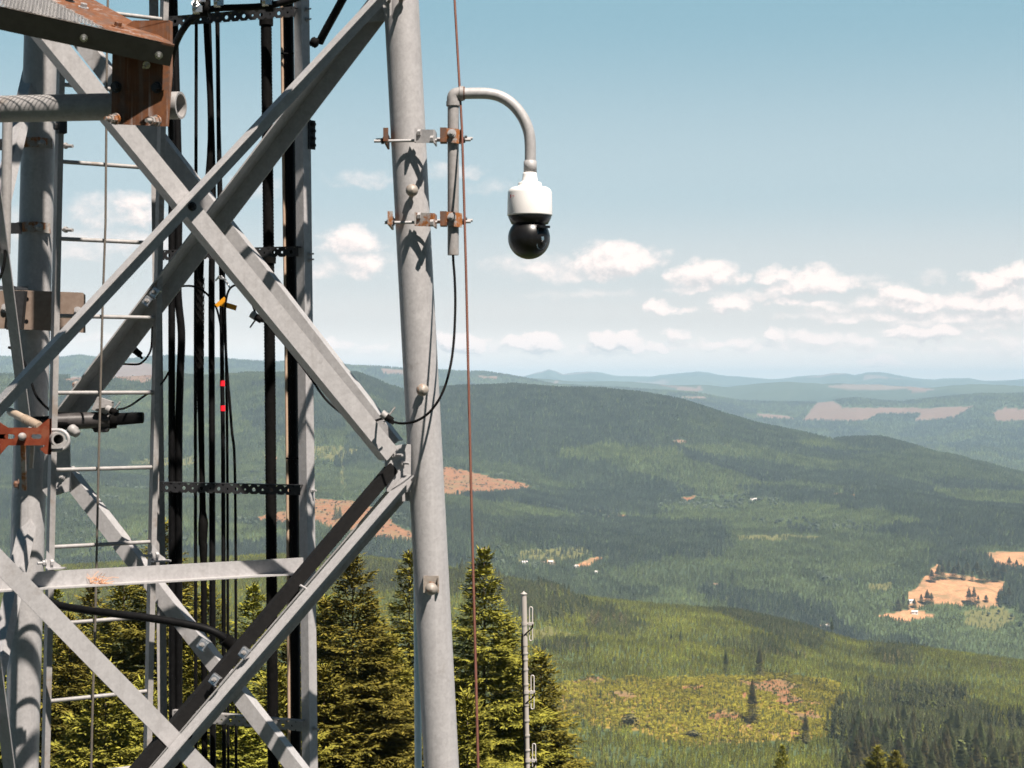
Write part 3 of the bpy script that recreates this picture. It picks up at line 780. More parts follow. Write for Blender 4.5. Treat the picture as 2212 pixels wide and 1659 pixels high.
# ------------------------------------------------------------------ metal, rubber, paint
def metal_mat(name, c1, c2, rough=.5, metal=.4, scale=60, stain=None, stain_amt=.0, stain_scale=6, bump=.15, spec=.4, streak=0):
    if max(c2) < .8: c1, c2, stain = (tuple(.86 * x for x in q) if q else None for q in (c1, c2, stain))
    m = bpy.data.materials.new(name); m.use_nodes = True; nt = m.node_tree; b = nt.nodes['Principled BSDF']
    tc = N(nt, 'ShaderNodeTexCoord')
    def nz(sc, d=5, ro=.6):
        n = N(nt, 'ShaderNodeTexNoise'); n.inputs['Scale'].default_value = sc; n.inputs['Detail'].default_value = d; n.inputs['Roughness'].default_value = ro
        link(nt, tc.outputs['Object'], n.inputs['Vector']); return n.outputs[0]
    n1 = nz(scale); n2 = nz(scale * .12, 3)
    c = mix_c(nt, smooth(nt, math_n(nt, 'MULTIPLY_ADD', n1, .6, math_n(nt, 'MULTIPLY', n2, .4)), .35, .65), c1, c2)
    if streak:
        mp = N(nt, 'ShaderNodeMapping'); link(nt, tc.outputs['Object'], mp.inputs[0]); mp.inputs[3].default_value = (26, 26, 1.3)
        n = N(nt, 'ShaderNodeTexNoise'); n.inputs['Scale'].default_value = 1; n.inputs['Detail'].default_value = 5; n.inputs['Roughness'].default_value = .7; link(nt, mp.outputs[0], n.inputs['Vector'])
        c = mix_c(nt, math_n(nt, 'MULTIPLY', smooth(nt, n.outputs[0], .50, .72), streak), c, (.20, .185, .175))
        c = mix_c(nt, math_n(nt, 'MULTIPLY', smooth(nt, n.outputs[0], .46, .30), streak * .7), c, (.56, .55, .55))
        vo = N(nt, 'ShaderNodeTexVoronoi'); vo.inputs['Scale'].default_value = 55; link(nt, tc.outputs['Object'], vo.inputs['Vector'])
        bw = N(nt, 'ShaderNodeRGBToBW'); link(nt, vo.outputs['Color'], bw.inputs[0])
        hs = N(nt, 'ShaderNodeHueSaturation'); link(nt, c, hs.inputs['Color']); link(nt, math_n(nt, 'MULTIPLY_ADD', bw.outputs[0], .14, .93), hs.inputs['Value']); c = hs.outputs[0]
    if stain:
        c = mix_c(nt, math_n(nt, 'MULTIPLY', smooth(nt, nz(stain_scale, 6, .7), .62 - .25 * stain_amt, .72 - .2 * stain_amt), min(1, .45 + stain_amt)), c, stain)
    link(nt, c, b.inputs['Base Color']); b.inputs['Metallic'].default_value = metal; b.inputs['Specular IOR Level'].default_value = spec
    link(nt, math_n(nt, 'MULTIPLY_ADD', n1, .25, rough - .12), b.inputs['Roughness'])
    bp = N(nt, 'ShaderNodeBump'); bp.inputs['Strength'].default_value = bump; bp.inputs['Distance'].default_value = .002; link(nt, n1, bp.inputs['Height']); link(nt, bp.outputs[0], b.inputs['Normal'])
    return m

GALV = metal_mat('galvanised_steel', (.395, .385, .388), (.46, .45, .452), .52, .12, 90, stain=(.27, .25, .235), stain_amt=.1, stain_scale=4, streak=.22)
GALV_OLD = metal_mat('weathered_galvanised_steel', (.30, .29, .285), (.375, .36, .355), .58, .12, 70, stain=(.25, .20, .16), stain_amt=.25, stain_scale=7, streak=.3)
GALV_RUSTY = metal_mat('galvanised_steel_with_rust', (.32, .305, .29), (.42, .395, .375), .6, .1, 70, stain=(.32, .11, .025), stain_amt=.75, stain_scale=22)
DARK_STEEL = metal_mat('dark_steel', (.016, .017, .019), (.03, .03, .033), .6, .1, 80)
RUST = metal_mat('rusty_steel', (.125, .044, .016), (.19, .07, .024), .75, .05, 45, stain=(.12, .07, .05), stain_amt=.5, stain_scale=14, streak=.55)
ORANGE = metal_mat('orange_rusty_plate', (.155, .027, .010), (.21, .042, .014), .6, .05, 40, stain=(.22, .07, .035), stain_amt=.45, stain_scale=18)
BROWN_STEEL = metal_mat('brownish_steel', (.23, .17, .135), (.28, .215, .175), .45, .2, 50, stain=(.26, .18, .14), stain_amt=.2)
BROWN_BEAM = metal_mat('brown_channel', (.12, .10, .085), (.16, .135, .115), .6, .2, 40)
BOLT_TAN = metal_mat('step_bolt_steel', (.30, .265, .23), (.38, .34, .30), .5, .1, 60, stain=(.28, .10, .03), stain_amt=.42, stain_scale=40)
CHROME = metal_mat('bright_steel', (.62, .62, .62), (.74, .74, .74), .28, .85, 60, bump=.05)
RUBBER = metal_mat('black_cable_jacket', (.004, .004, .0045), (.008, .008, .0085), .55, 0, 60, spec=.1, bump=.05)
RUBBER_DULL = metal_mat('dull_black_rubber', (.004, .004, .004), (.009, .0085, .0085), .75, 0, 60, spec=.06)
ROPE = metal_mat('steel_rope', (.16, .14, .12), (.24, .21, .18), .55, .4, 220)
RED_WIRE = metal_mat('rusted_wire', (.13, .045, .03), (.18, .07, .045), .6, .2, 160)
BLUE = metal_mat('pale_blue_plastic', (.52, .68, .76), (.58, .74, .82), .45, 0, 40, bump=.03)
TAN_CABLE = metal_mat('tan_cable_jacket', (.42, .30, .21), (.50, .37, .27), .6, 0, 60)  # mottled tan jacket
WHITE_PLASTIC = metal_mat('white_plastic', (.80, .78, .765), (.84, .82, .80), .35, 0, 20, bump=.02, spec=.5)
BLACK_PLASTIC = metal_mat('black_plastic', (.006, .0055, .0055), (.009, .0085, .0085), .34, 0, 30, bump=.03, spec=.5)
GLASS_BLUE = metal_mat('camera_window', (.13, .20, .24), (.15, .22, .27), .22, 0, 20, bump=0, spec=.8)
RED_PAINT = mat_simple('red_paint', (.75, .04, .05), .5)
RED_TAPE = mat_simple('red_tape', (.90, .015, .03), .5)
YELLOW = mat_simple('yellow_tag_plastic', (.62, .27, .012), .45)
STRAW = mat_simple('orange_fibre', (.75, .40, .22), .8)

# ------------------------------------------------------------------ lattice tower
GROUND = GZ
def line_at(p, q, z):
    t = (z - p.z) / (q.z - p.z); return p + (q - p) * t
R1, R2 = W(869.8, 61, 6.80), W(952.7, 1641, 6.80)
F1, F2 = W(88, 100, 7.20), W(47, 1641, 7.20)
N1, N2 = W(-178, -100, 5.70), W(-232, 1641, 5.70)
ZT = 3.4
def d1(u): return 1 / (.14706 + (900 - u) * 2.682e-5) - .02      # face between the right leg and the hidden near leg
def d2(u): return 1 / (.14599 - (900 - u) * 8.66e-6)             # face between the right leg and the far left leg
tower = empty('lattice_tower', line_at(R1, R2, GROUND) * (1/3) + line_at(F1, F2, GROUND) * (1/3) + line_at(N1, N2, GROUND) * (1/3))
tag(tower, 'grey galvanised lattice tower with tubular legs and angle braces', 'tower')

LEG_R = .0695
def leg(p, q, mat=GALV):
    a, b = line_at(p, q, ZT), line_at(p, q, GROUND - .1)
    n = 24; m = MB().tube([a + (b - a) * (i / n) for i in range(n + 1)], LEG_R, 36)
    return m.build('leg', mat, tower)
leg_r, leg_f, leg_n = leg(R1, R2), leg(F1, F2), leg(N1, N2)

def step_bolt(c, ax, parent, clip=False, L=.15):
    ax = Vector(ax).normalized(); m = MB(); c = Vector(c)
    m.cyl(c, c + ax * L, .0085, 10)
    if clip:
        m.box(c + ax * .012, Vector((.030, 0, 0)), ax * .003, Vector((0, 0, .034)))
        for sx in (-1, 1): m.box(c + ax * .018 + Vector((sx * .028, 0, .0)), Vector((.003, 0, 0)), ax * .014, Vector((0, 0, .030)))
    m.hexnut(c + ax * .03, ax, .016, .012)
    m.lathe(c + ax * L, ax, [(0, -.016), (.016, -.015), (.0225, -.006), (.0245, .002), (.021, .012), (.013, .019), (0, .0225)], 20)
    return m.build('step_bolt', BOLT_TAN, parent)
for v, clip in ((6, False), (423, False), (841, False), (1258, True), (1676, True)):
    u = 869.8 + .0523 * (v - 61) + (2 if v < 1000 else -1); c = W(u, v, 6.80)
    step_bolt(c + Vector((.04, -1, 0)).normalized() * .055, (.055, -1, -.01), leg_r, clip)
for k in range(5, 34):
    z = (CV - 1676) / F * 6.8 - .766 * (k - 4)
    if z > GROUND + .3: step_bolt(line_at(R1, R2, z) + Vector((.04, -1, 0)) * .055, (.055, -1, -.01), leg_r, True)

Zv = Vector((0, 0, 1))
def basis(fd):
    a = W(fd[0], CV, fd[2](fd[0])); b = W(fd[1], CV, fd[2](fd[1])); h = (b - a).normalized(); n = Vector((h.y, -h.x, 0)).normalized()
    if n.y > 0: n = -n
    return h, n
H1, NN1 = basis((-150, 850, d1)); H2, NN2 = basis((80, 880, d2))
def d3(u): return 1 / (.13889 + (75 - u) * (.17544 - .13889) / 250)   # face between the far left leg and the near leg
H3, NN3 = basis((-150, 60, d3))

def brace(pq, df, nrm, kind, w, w2, off=0.0, t=.006, name='brace', mat=GALV, par=None):
    "kind: which edge is the corner and where the second flange points"
    (u0, v0), (u1, v1) = pq
    p, q = W(u0, v0, df(u0)) + nrm * off, W(u1, v1, df(u1)) + nrm * off
    d = (q - p).normalized(); e = nrm.cross(d).normalized()       # in the face, across the member
    if e.z < 0: e = -e                                            # e points to the upper side
    m = MB()
    if kind == 'top_out': m.angle(p, q, -e, w, nrm, w2, t)        # corner on the upper edge, flange towards the viewer
    elif kind == 'top_in': m.angle(p, q, -e, w, -nrm, w2, t)
    elif kind == 'bottom_in': m.angle(p, q, e, w, -nrm, w2, t)
    elif kind == 'bottom_out': m.angle(p, q, e, w, nrm, w2, t)
    return m.build(name, mat, tower if par is None else par)

# face towards the viewer: (line given along the corner edge)
brace(((-108, -157), (836, 995)), d1, NN1, 'bottom_in', .068, .065)                 # falls to the right leg
brace(((828, -34), (-140, 1000)), d1, NN1, 'top_out', .052, .062, .008)             # rises to the right leg
brace(((-140, 1041), (700, 1902)), d1, NN1, 'top_in', .066, .06)
brace(((872, 1024), (-40, 2080)), d1, NN1, 'top_out', .050, .062, .008)
brace(((870, -30), (200, -760)), d1, NN1, 'bottom_in', .068, .065)
brace(((-170, -330), (600, -1150)), d1, NN1, 'top_out', .052, .062, .008)
# face behind: right leg to far left leg
brace(((60, -84), (862, 951)), d2, NN2, 'top_in', .068, .062)
brace(((822, 0), (132, 908)), d2, NN2, 'top_out', .070, .112, .004)
brace(((146, 1008), (900, 1975)), d2, NN2, 'top_in', .062, .06)
brace(((868, 1036), (0, 2046)), d2, NN2, 'top_out', .066, .10, .004)
brace(((830, -20), (120, -900)), d2, NN2, 'top_in', .058, .062)
brace(((120, -60), (820, -900)), d2, NN2, 'top_out', .066, .058)
# face on the left, going away from the near leg
brace(((93, 60), (-140, 1075)), d3, Vector((-.35, -.94, 0)), 'top_in', .062, .05)
brace(((96, 980), (-60, 1720)), d3, Vector((-.35, -.94, 0)), 'top_in', .062, .05)
brace(((-60, 180), (44, 960)), d3, Vector((-.35, -.94, 0)), 'top_in', .05, .05, -.02)
brace(((-60, 1215), (40, 1960)), d3, Vector((-.35, -.94, 0)), 'top_in', .055, .05, -.02)
# gusset plates and their bolts
def plate(pts, dep, n, t, name='gusset_plate', mat=GALV, par=None, bolts=()):
    m = MB(); P = [W(u, v, dep(u) if callable(dep) else dep) for u, v in pts]; m.prism(P, -n * t)
    for u, v, r, sh in bolts: m.bolt(W(u, v, dep(u) if callable(dep) else dep) + n * .001, n, r, sh)
    return m.build(name, mat, tower if par is None else par)
gd = lambda u: 6.735 + (u - 860) * .0004
plate([(831, 967), (878, 959), (888, 960), (887, 1062), (868, 1064), (836, 1062)], gd, NN1, .008, bolts=[(852, 982, .0085, .055), (868, 1000, .0085, .055)])
plate([(846, 1030), (889, 1028), (890, 1082), (850, 1084)], lambda u: 6.80, NN1, .008)
plate([(812, -30), (846, -30), (840, 40), (832, 44), (796, 48), (788, 34)], lambda u: 6.80, NN1, .008, bolts=[(800, 12, .008, .03)])
plate([(828, -60), (848, -60), (846, 30), (838, 42), (826, 10)], lambda u: 6.73, NN1, .006, bolts=[(838, -4, .0085, .05)])
plate([(96, 930), (150, 955), (152, 1060), (104, 1075), (92, 1060)], lambda u: 7.13, NN2, .008, bolts=[(126, 1060, .008, .02), (135, 1030, .008, .02)])
plate([(-175, 960), (-90, 990), (-90, 1080), (-175, 1110)], lambda u: 5.66, NN1, .008)
for u, v in ((411, 446), (402, 1588)): MB().bolt(W(u + 4, v, d1(u) - .012), NN1, .010, .016).build('crossing_bolt', DARK_STEEL, tower)
# level strut carrying the ladder and the cable rack
def ds(u): return 6.52 + u * .00078
m = MB(); p, q = W(-60, 1279, ds(-60)), W(654, 1238, ds(654)); hs_ = (q - p).normalized(); ns = Vector((hs_.y, -hs_.x, 0)).normalized(); ns = ns if ns.y < 0 else -ns
m.angle(p, q, Zv, .064, ns, .055, .006)
strut = m.build('strut', GALV, tower)
for u, v in ((107, 1249), (396, 1233)): MB().bolt(W(u, v, ds(u)) , ns, .0105, 0, False).build('strut_bolt', GALV, strut)
m = MB(); p, q = W(-60, 1279 + 1076, ds(-60)), W(654, 1238 + 1040, ds(654)); m.angle(p, q, Zv, .064, ns, .055, .006); m.build('strut', GALV, tower)
m = MB(); p, q = W(-60, -10 - 230, ds(-60)), W(654, 190 - 400, ds(654)); m.angle(p, q, Zv, .064, ns, .055, .006); m.build('strut', GALV, tower)

# ------------------------------------------------------------------ climbing ladder
DL, DR = 6.76, 6.99
lad = empty('climbing_ladder', (W(98, 1656, DL).x + .2, 6.9, GROUND)); tag(lad, 'narrow galvanised climbing ladder inside the tower with round rungs', 'ladder')
la, lb = W(133.5, 60, DL), W(98.5, 1656, DL); ra, rb = W(354, 60, DR), W(318, 1656, DR)
ld = Vector(((ra - la).x, (ra - la).y, 0)).normalized(); ln = Vector((ld.y, -ld.x, 0)); ln = ln if ln.y < 0 else -ln
for a, b in ((la, lb), (ra, rb)):
    p, q = line_at(a, b, ZT), line_at(a, b, GROUND); m = MB(); n = 14
    m.bar(p - ld * .011 - ln * .02, q - ld * .011 - ln * .02, ld, .022, ln, .04); m.build('rail', GALV_OLD, lad)
z0 = (CV - 182) / F * DL; sp = .3045
for k in range(-6, 92):
    z = z0 - k * sp
    if z < GROUND + .2 or z > ZT: continue
    p, q = line_at(la, lb, z), line_at(ra, rb, z)
    MB().tube([p - ld * .004, q + ld * .013], .0083, 12).build('rung', GALV_OLD, lad)
# feet that bolt the rails to the strut
for u0, v0, dd, sgn in ((104, 1222, DL - .03, 1), (332, 1206, DR - .03, 1)):
    m = MB(); c = W(u0, v0, dd)
    m.prism([c + ld * a + Zv * b for a, b in ((-.006, .06), (.006, .045), (.03, .012), (.05, -.002), (.052, -.012), (-.01, -.012))], -ln * .006)
    m.bar(c + ld * -.012 - Zv * .014, c + ld * .064 - Zv * .014, ln, .03, Zv, .006)
    m.bolt(c + ld * -.010 + Zv * .012, -ld, .009, .03); m.hexnut(c + ld * .008 + Zv * .012, ld, .012, .012)
    m.build('bracket', GALV, lad)
m = MB(); c = W(133, 274, DL - .02); m.box(c, ld * .016, ln * .02, Zv * .026); m.bolt(c - ld * .014, -ld, .012, .01); m.build('rail_joint', DARK_STEEL, lad)

# ------------------------------------------------------------------ cable rack (two posts and perforated trays)
rack = empty('cable_rack', (W(490, 1656, 7.4).x, 7.4, GROUND)); tag(rack, 'cable rack of two angle posts joined by dark perforated trays', 'cable rack')
pa, pb = W(652, 80, 7.28), W(669.5, 1655, 7.28); qa, qb = W(322, 15, 7.52), W(341, 1550, 7.52)
eL, eR = Vector((-.80, .60, 0)), Vector((.64, .77, 0))
p, q = line_at(pa, pb, ZT), line_at(pa, pb, GROUND); m = MB().angle(p, q, eL, .046, eR, .046, .005)
post_r = m.build('post', GALV, rack)
p, q = line_at(qa, qb, ZT), line_at(qa, qb, GROUND); MB().angle(p, q, Vector((.9, .43, 0)), .042, Vector((-.2, .98, 0)), .042, .005).build('post', GALV_OLD, rack)
m = MB(); c = W(663, 290, 7.30)
m.prism([c + eR * a + Zv * b for a, b in ((.004, .062), (.044, .062), (.044, -.062), (.004, -.062))], Vector((.77, -.64, 0)) * .006)
for dz in (.045, .016, -.016, -.045): m.bolt(c + eR * .03 + Vector((.77, -.64, 0)) * .006 + Zv * dz, (.77, -.64, 0), .0075, .012)
m.build('splice_plate', DARK_STEEL, rack)
for v in (18, 40, 548, 560, 1060, 1576):
    c = W(652 + (v - 80) * .0111, v, 7.28) + eR * .03; MB().bolt(c + Vector((.77, -.64, 0)) * .001, (.77, -.64, 0), .006, .022).build('post_bolt', GALV, post_r)
rnd = random.Random(5)
for (ul, vl, ur, vr) in ((364, 57, 636, 36), (350, 562, 644, 554), (346, 1063, 648, 1070), (372, 1556, 652, 1580)):
    o_, e_ = W(ul, vl, 7.42), W(ur, vr, 7.26); ux = (e_ - o_); L = ux.length; ux.normalize(); nb = Vector((ux.y, -ux.x, 0)).normalized(); nb = nb if nb.y > 0 else -nb
    holes = []; x = .03; k = 0
    while x < L - .03:
        holes.append((x, .0085 if k % 2 == 0 else .005)); x += .0405; k += 1
    m = MB().perforated(o_, ux, L, Zv, .040, nb * .004, holes)
    m.bar(o_ + Zv * .040, o_ + Zv * .040 + ux * L, nb, .035, Zv, .004)
    m.build('tray', DARK_STEEL if vl < 1400 else GALV_OLD, rack)  # upper trays have their shade put into a darker steel, lowest stays galvanised

# ------------------------------------------------------------------ cables on the rack
def cable(name, label, cat, pts, r, mat, group=None, seg=10, down=True, up=True, corr=False, n=6):
    P = [W(*p) for p in pts]
    path = bend(P, n)
    if up: path = [P[0] + (P[0] - P[1]) * ((ZT - P[0].z) / max((P[0] - P[1]).z, 1e-3))] + path
    if down: b = P[-1] + (P[-1] - P[-2]) * .2; c = b.copy(); c.z = GROUND; path = path + [b, c]
    rs = r
    if isinstance(r, (list, tuple)):
        zs = [W(*p).z for p in pts]; rs = [float(np.interp(-q.z, [-z for z in zs], r)) for q in path]
    if corr:
        L = []; rs = []
        for i in range(len(path) - 1):
            seg_l = (path[i + 1] - path[i]).length; k = max(1, int(seg_l / .007)) if -2 < path[i].z < 2.2 else 2
            for j in range(k): L.append(path[i].lerp(path[i + 1], j / k)); rs.append(r * (1.0 if len(L) % 2 else .93))
        path = L
    o = MB().tube(path, rs, seg).build(name, mat); return tag(o, label, cat, group)
G = 'black cables running up the cable rack'
PX = 7.45 / F
cable('coaxial_cable', 'thick black cable nearest the ladder on the rack, straight all the way', 'cable', [(371, 60, 7.45), (371, 500, 7.45), (371, 1000, 7.45), (372.5, 1650, 7.45)], 7.4 * PX, RUBBER, G)
cable('coaxial_cable', 'black cable bulging beside the straight one next to the ladder', 'cable', [(378, 100, 7.46), (386, 420, 7.46), (384, 620, 7.46), (392, 720, 7.46), (389, 820, 7.46), (386, 1000, 7.46), (386, 1650, 7.46)], 8.2 * PX, RUBBER, G)
cable('coaxial_cable', 'slim black cable left of the woven pulling grip', 'cable', [(424, 55, 7.45), (423, 480, 7.45), (422, 800, 7.45), (423, 1650, 7.45)], 3.6 * PX, RUBBER, G)
cable('coaxial_cable', 'black cable hanging in a woven grip with a swollen joint lower down', 'cable', [(446, 60, 7.43), (455, 300, 7.43), (434, 560, 7.43), (432, 760, 7.43), (436, 1000, 7.43), (438, 1105, 7.43), (439, 1130, 7.43), (438, 1170, 7.43), (440, 1230, 7.43), (442, 1650, 7.43)], [6.5 * PX, 6.5 * PX, 7 * PX, 8 * PX, 6 * PX, 7 * PX, 10.5 * PX, 9.5 * PX, 6.5 * PX, 6.5 * PX], RUBBER_DULL, G)
cable('coaxial_cable', 'black cable midway between woven grip and red tape marks', 'cable', [(450, 60, 7.47), (460, 420, 7.47), (457, 620, 7.47), (458, 1000, 7.47), (460, 1650, 7.47)], 6.8 * PX, RUBBER, G)
tape = cable('coaxial_cable', 'thin black cable marked with two bands of red tape', 'cable', [(470, 60, 7.44), (474, 420, 7.44), (478, 620, 7.44), (480, 820, 7.44), (482, 1000, 7.44), (484, 1650, 7.44)], 4.6 * PX, RUBBER, G)
for v, u in ((828, 480.3), (882, 481)):
    MB().tube([W(u, v - 6, 7.44), W(u, v + 6, 7.44)], 5.6 * PX, 12).build('tape_band', RED_TAPE, tape)
cable('coaxial_cable', 'thin black cable just right of the red taped cable', 'cable', [(468, 60, 7.46), (478, 420, 7.46), (487, 720, 7.46), (491, 1000, 7.46), (493, 1650, 7.46)], 3 * PX, RUBBER, G)
cable('coaxial_cable', 'thinnest black cable slanting away right of the red tape', 'cable', [(480, 560, 7.42), (488, 760, 7.43), (500, 920, 7.43), (508, 1050, 7.43), (510, 1650, 7.43)], 3 * PX, RUBBER, G, up=False)
thick = cable('coaxial_cable', 'thickest ribbed black cable alone between tape marks and right post', 'cable', [(575, 55, 7.42), (579, 420, 7.42), (584, 900, 7.42), (587, 1300, 7.42), (590, 1650, 7.42)], 12.2 * PX, RUBBER_DULL, G, seg=20, corr=True)
for v, u in ((48, 575), (562, 581), (1560, 589)):
    MB().tube([W(u, v - 7, 7.42), W(u, v + 7, 7.42)], 15 * PX, 20).build('cable_clamp', RUBBER_DULL, thick)
cable('coaxial_cable', 'thick black cable pressed against the right post of the rack', 'cable', [(622, 55, 7.40), (627, 420, 7.40), (632, 900, 7.40), (636, 1300, 7.40), (639, 1650, 7.40)], 12 * PX, RUBBER, G, seg=20)
cable('thin_cable', 'tan cable lying along the thick cable by the right post', 'cable', [(610, 160, 7.385), (613, 420, 7.385), (618, 800, 7.385), (621, 1100, 7.385), (625, 1650, 7.385)], 3.2 * PX, TAN_CABLE)
for v, u, lb_ in ((115, 622, 'thin black tie high on the thick cable beside right rack post'), (990, 633, 'thin black tie on the thick cable just above the lower perforated tray')):
    tag(MB().tube([W(u - 15, v, 7.36), W(u, v + 1, 7.355), W(u + 13, v, 7.36)], .004, 6).build('cable_tie', RUBBER), lb_, 'cable tie', 'ties round the thick rack cable')

# woven grip on the bulging cable
m = MB(); rgrip = .0175
for s in (-1, 1):
    for k in range(5):
        pts = []
        for i in range(60):
            t = i / 59; v = 600 + t * 290; u = 432.5 - 2 * t; a = k * 1.2566 + s * t * 20
            c = W(u, v, 7.43); pts.append(c + Vector((math.cos(a) * rgrip, math.sin(a) * rgrip, 0)))
        m.tube(pts, .0016, 5)
tag(m.build('cable_grip', RUBBER_DULL), 'woven wire pulling grip round a black cable beside the ladder', 'cable grip')

# safety rope down the middle of the ladder
P = [W(u, v, 6.84) for u, v in ((233, 0), (231, 100), (228, 480), (222, 650), (218, 800), (213, 1000), (206, 1330), (199, 1560), (197, 1656))]
P = [P[0] + (P[0] - P[1]) * 6] + P + [Vector((P[-1].x - .2, 6.84, GROUND))]
tag(MB().tube(P, .0048, 8).build('safety_rope', ROPE), 'thin steel safety rope hanging down the middle of the ladder', 'rope')

# rusty red wire and pale blue conduit beside the right leg
P = [W(u, v, 6.82 - .00054 * v) for u, v in ((979, -80), (982, 0), (990, 140), (998, 280), (1003, 450), (1007, 600), (1012, 820), (1020, 1150), (1027, 1420), (1033, 1659))]; P.append(P[-1] + (P[-1] - P[5]) * ((GROUND - P[-1].z) / (P[-1] - P[5]).z)); P.insert(0, P[0] + (P[0] - P[2]) * 6)
tag(MB().tube(P, .0048, 8).build('guy_wire', RED_WIRE), 'rust red wire running down just right of the tubular leg', 'wire')
P = [W(899, 1000, 6.93), W(903.5, 1659, 6.93)]; P.append(P[-1] + (P[-1] - P[0]) * ((GROUND - P[-1].z) / (P[-1] - P[0]).z))
tag(MB().tube(P, .0145, 14).build('conduit', BLUE), 'pale blue plastic conduit half hidden behind the right tower leg', 'conduit')
# ------------------------------------------------------------------ surveillance camera on its pipe
CD = 6.70
def C(u, v, d=CD): return W(u, v, d)
cm = empty('surveillance_camera', C(979, 545)); tag(cm, 'white dome camera with black ball hanging from a gooseneck pipe beside the leg', 'camera')
PR = 12.2 * CD / F
MB().pipe(C(979, 551), C(979, 218), PR, PR * .8, 24).build('mount_pipe', GALV_OLD, cm)
m = MB().tube(bend([C(979, 222), C(979, 212), C(982, 205), C(990, 202.5), C(999, 202)], 5), PR * 1.12, 20)
m.tube([C(979, 229), C(979, 219)], PR * 1.25, 20); m.tube([C(993, 202), C(1001, 202)], PR * 1.32, 20)
m.build('elbow', GALV_OLD, cm)
MB().tube([C(1000.5, 202), C(1004, 202)], PR * 1.2, 20).build('rusty_ring', RUST, cm)
MB().tube(bend([C(1002, 202), C(1030, 201.5), C(1051, 202), C(1070, 205), C(1087, 211.5), C(1103, 222), C(1117, 236), C(1129, 253), C(1138, 272), C(1143.5, 292), C(1145.5, 318), C(1145.5, 350)], 5), PR, 22).build('gooseneck', GALV, cm)
sc = CD / F
ax = Vector((0, 0, 1)); base = C(1144.5, 373)
MB().lathe(C(1145.3, 373), ax, [(0, 0), (14.2 * sc, 0), (14.2 * sc, 25 * sc), (12.5 * sc, 26 * sc), (0, 26 * sc)], 28).build('sleeve', GALV, cm)
cap = C(1144.4, 467)
prof = [(0, 0), (45, 0), (48.4, 1.2), (48.8, 3), (47.6, 50), (46.8, 54), (44, 58), (39, 61.5), (30, 63.5), (26.5, 64.5), (25.5, 66), (25.4, 70), (24.6, 72.5), (18.5, 74), (17.2, 76), (15.2, 90), (14.6, 94), (0, 94)]
hs = MB().lathe(cap, ax, [(r * sc, h * sc) for r, h in prof], 48).build('housing', WHITE_PLASTIC, cm)
m = MB()     # the maker's small red mark
for u0, w_, h_ in ((1102.5, 1.6, 7), (1106.5, 1.1, 1.6), (1109.3, 1.3, 3.4)):
    a0 = math.asin((u0 - 1144.4) / 48.2); a1 = math.asin((u0 + w_ - 1144.4) / 48.2); rr = 48.35 * sc
    V = []
    for a in (a0, a1):
        for h in (40.5 - h_ / 2, 40.5 + h_ / 2): V.append(cap + Vector((math.sin(a) * rr, -math.cos(a) * rr, h * sc)))
    m.add(V, [(0, 1, 3, 2)])
m.build('maker_mark', RED_PAINT, hs)
MB().lathe(cap - ax * .0008, ax, [(0, 0), (46.5 * sc, 0), (47 * sc, -1.5 * sc), (43 * sc, -10 * sc), (39.5 * sc, -16.5 * sc), (30 * sc, -19 * sc), (0, -19 * sc)], 40).build('collar', BLACK_PLASTIC, cm)
bc = C(1142.8, 514.5)
ball = MB().ball(bc, 45.6 * sc, 48, 28).build('ball', BLACK_PLASTIC, cm)
wd = Vector((.64, -.76, -.07)).normalized(); wu = Vector((0, 0, 1)); wr = wu.cross(wd).normalized(); wu = wd.cross(wr)
def ball_pt(x, z, lift=1.012):      # x, z in picture units across the window
    d = (wd * math.sqrt(max(45.6 ** 2 - x * x - z * z, 1)) + wr * x + wu * z); return bc + d.normalized() * 45.6 * sc * lift
ol = []
for k in range(28):
    a = 2 * math.pi * k / 28; x, z = math.cos(a) * 13, math.sin(a) * 13; ol.append((x, z + (11 if z > 0 else -11)))
m = MB(); V = [ball_pt(x, z, 1.004) for x, z in ol] + [bc + wd * 45.6 * sc * 1.02] ; m.add(V, [(k, (k + 1) % 28, 28) for k in range(28)], True)
V2 = [ball_pt(x, z, 1.004) for x, z in ol] + [ball_pt(x * 1.18, z * 1.1, 1.012) for x, z in ol]; 
win = m.build('window', GLASS_BLUE, ball)
MB().add(V2, [(k, (k + 1) % 28, 28 + (k + 1) % 28, 28 + k) for k in range(28)], True).build('window_rim', BLACK_PLASTIC, win)
m = MB(); m.lathe(bc + wd * 45.8 * sc - wu * 9 * sc, wd, [(0, 2 * sc), (4.2 * sc, 2 * sc), (5 * sc, 1 * sc), (5 * sc, 0)], 18); m.build('lens', BLACK_PLASTIC, win)
m = MB(); p0 = bc + wd * 44 * sc + wu * 25 * sc
m.box(p0 + wd * 1.5 * sc, wr * 14 * sc, wd * 6 * sc, wu * 2.6 * sc); m.build('wiper_hood', BLACK_PLASTIC, ball)

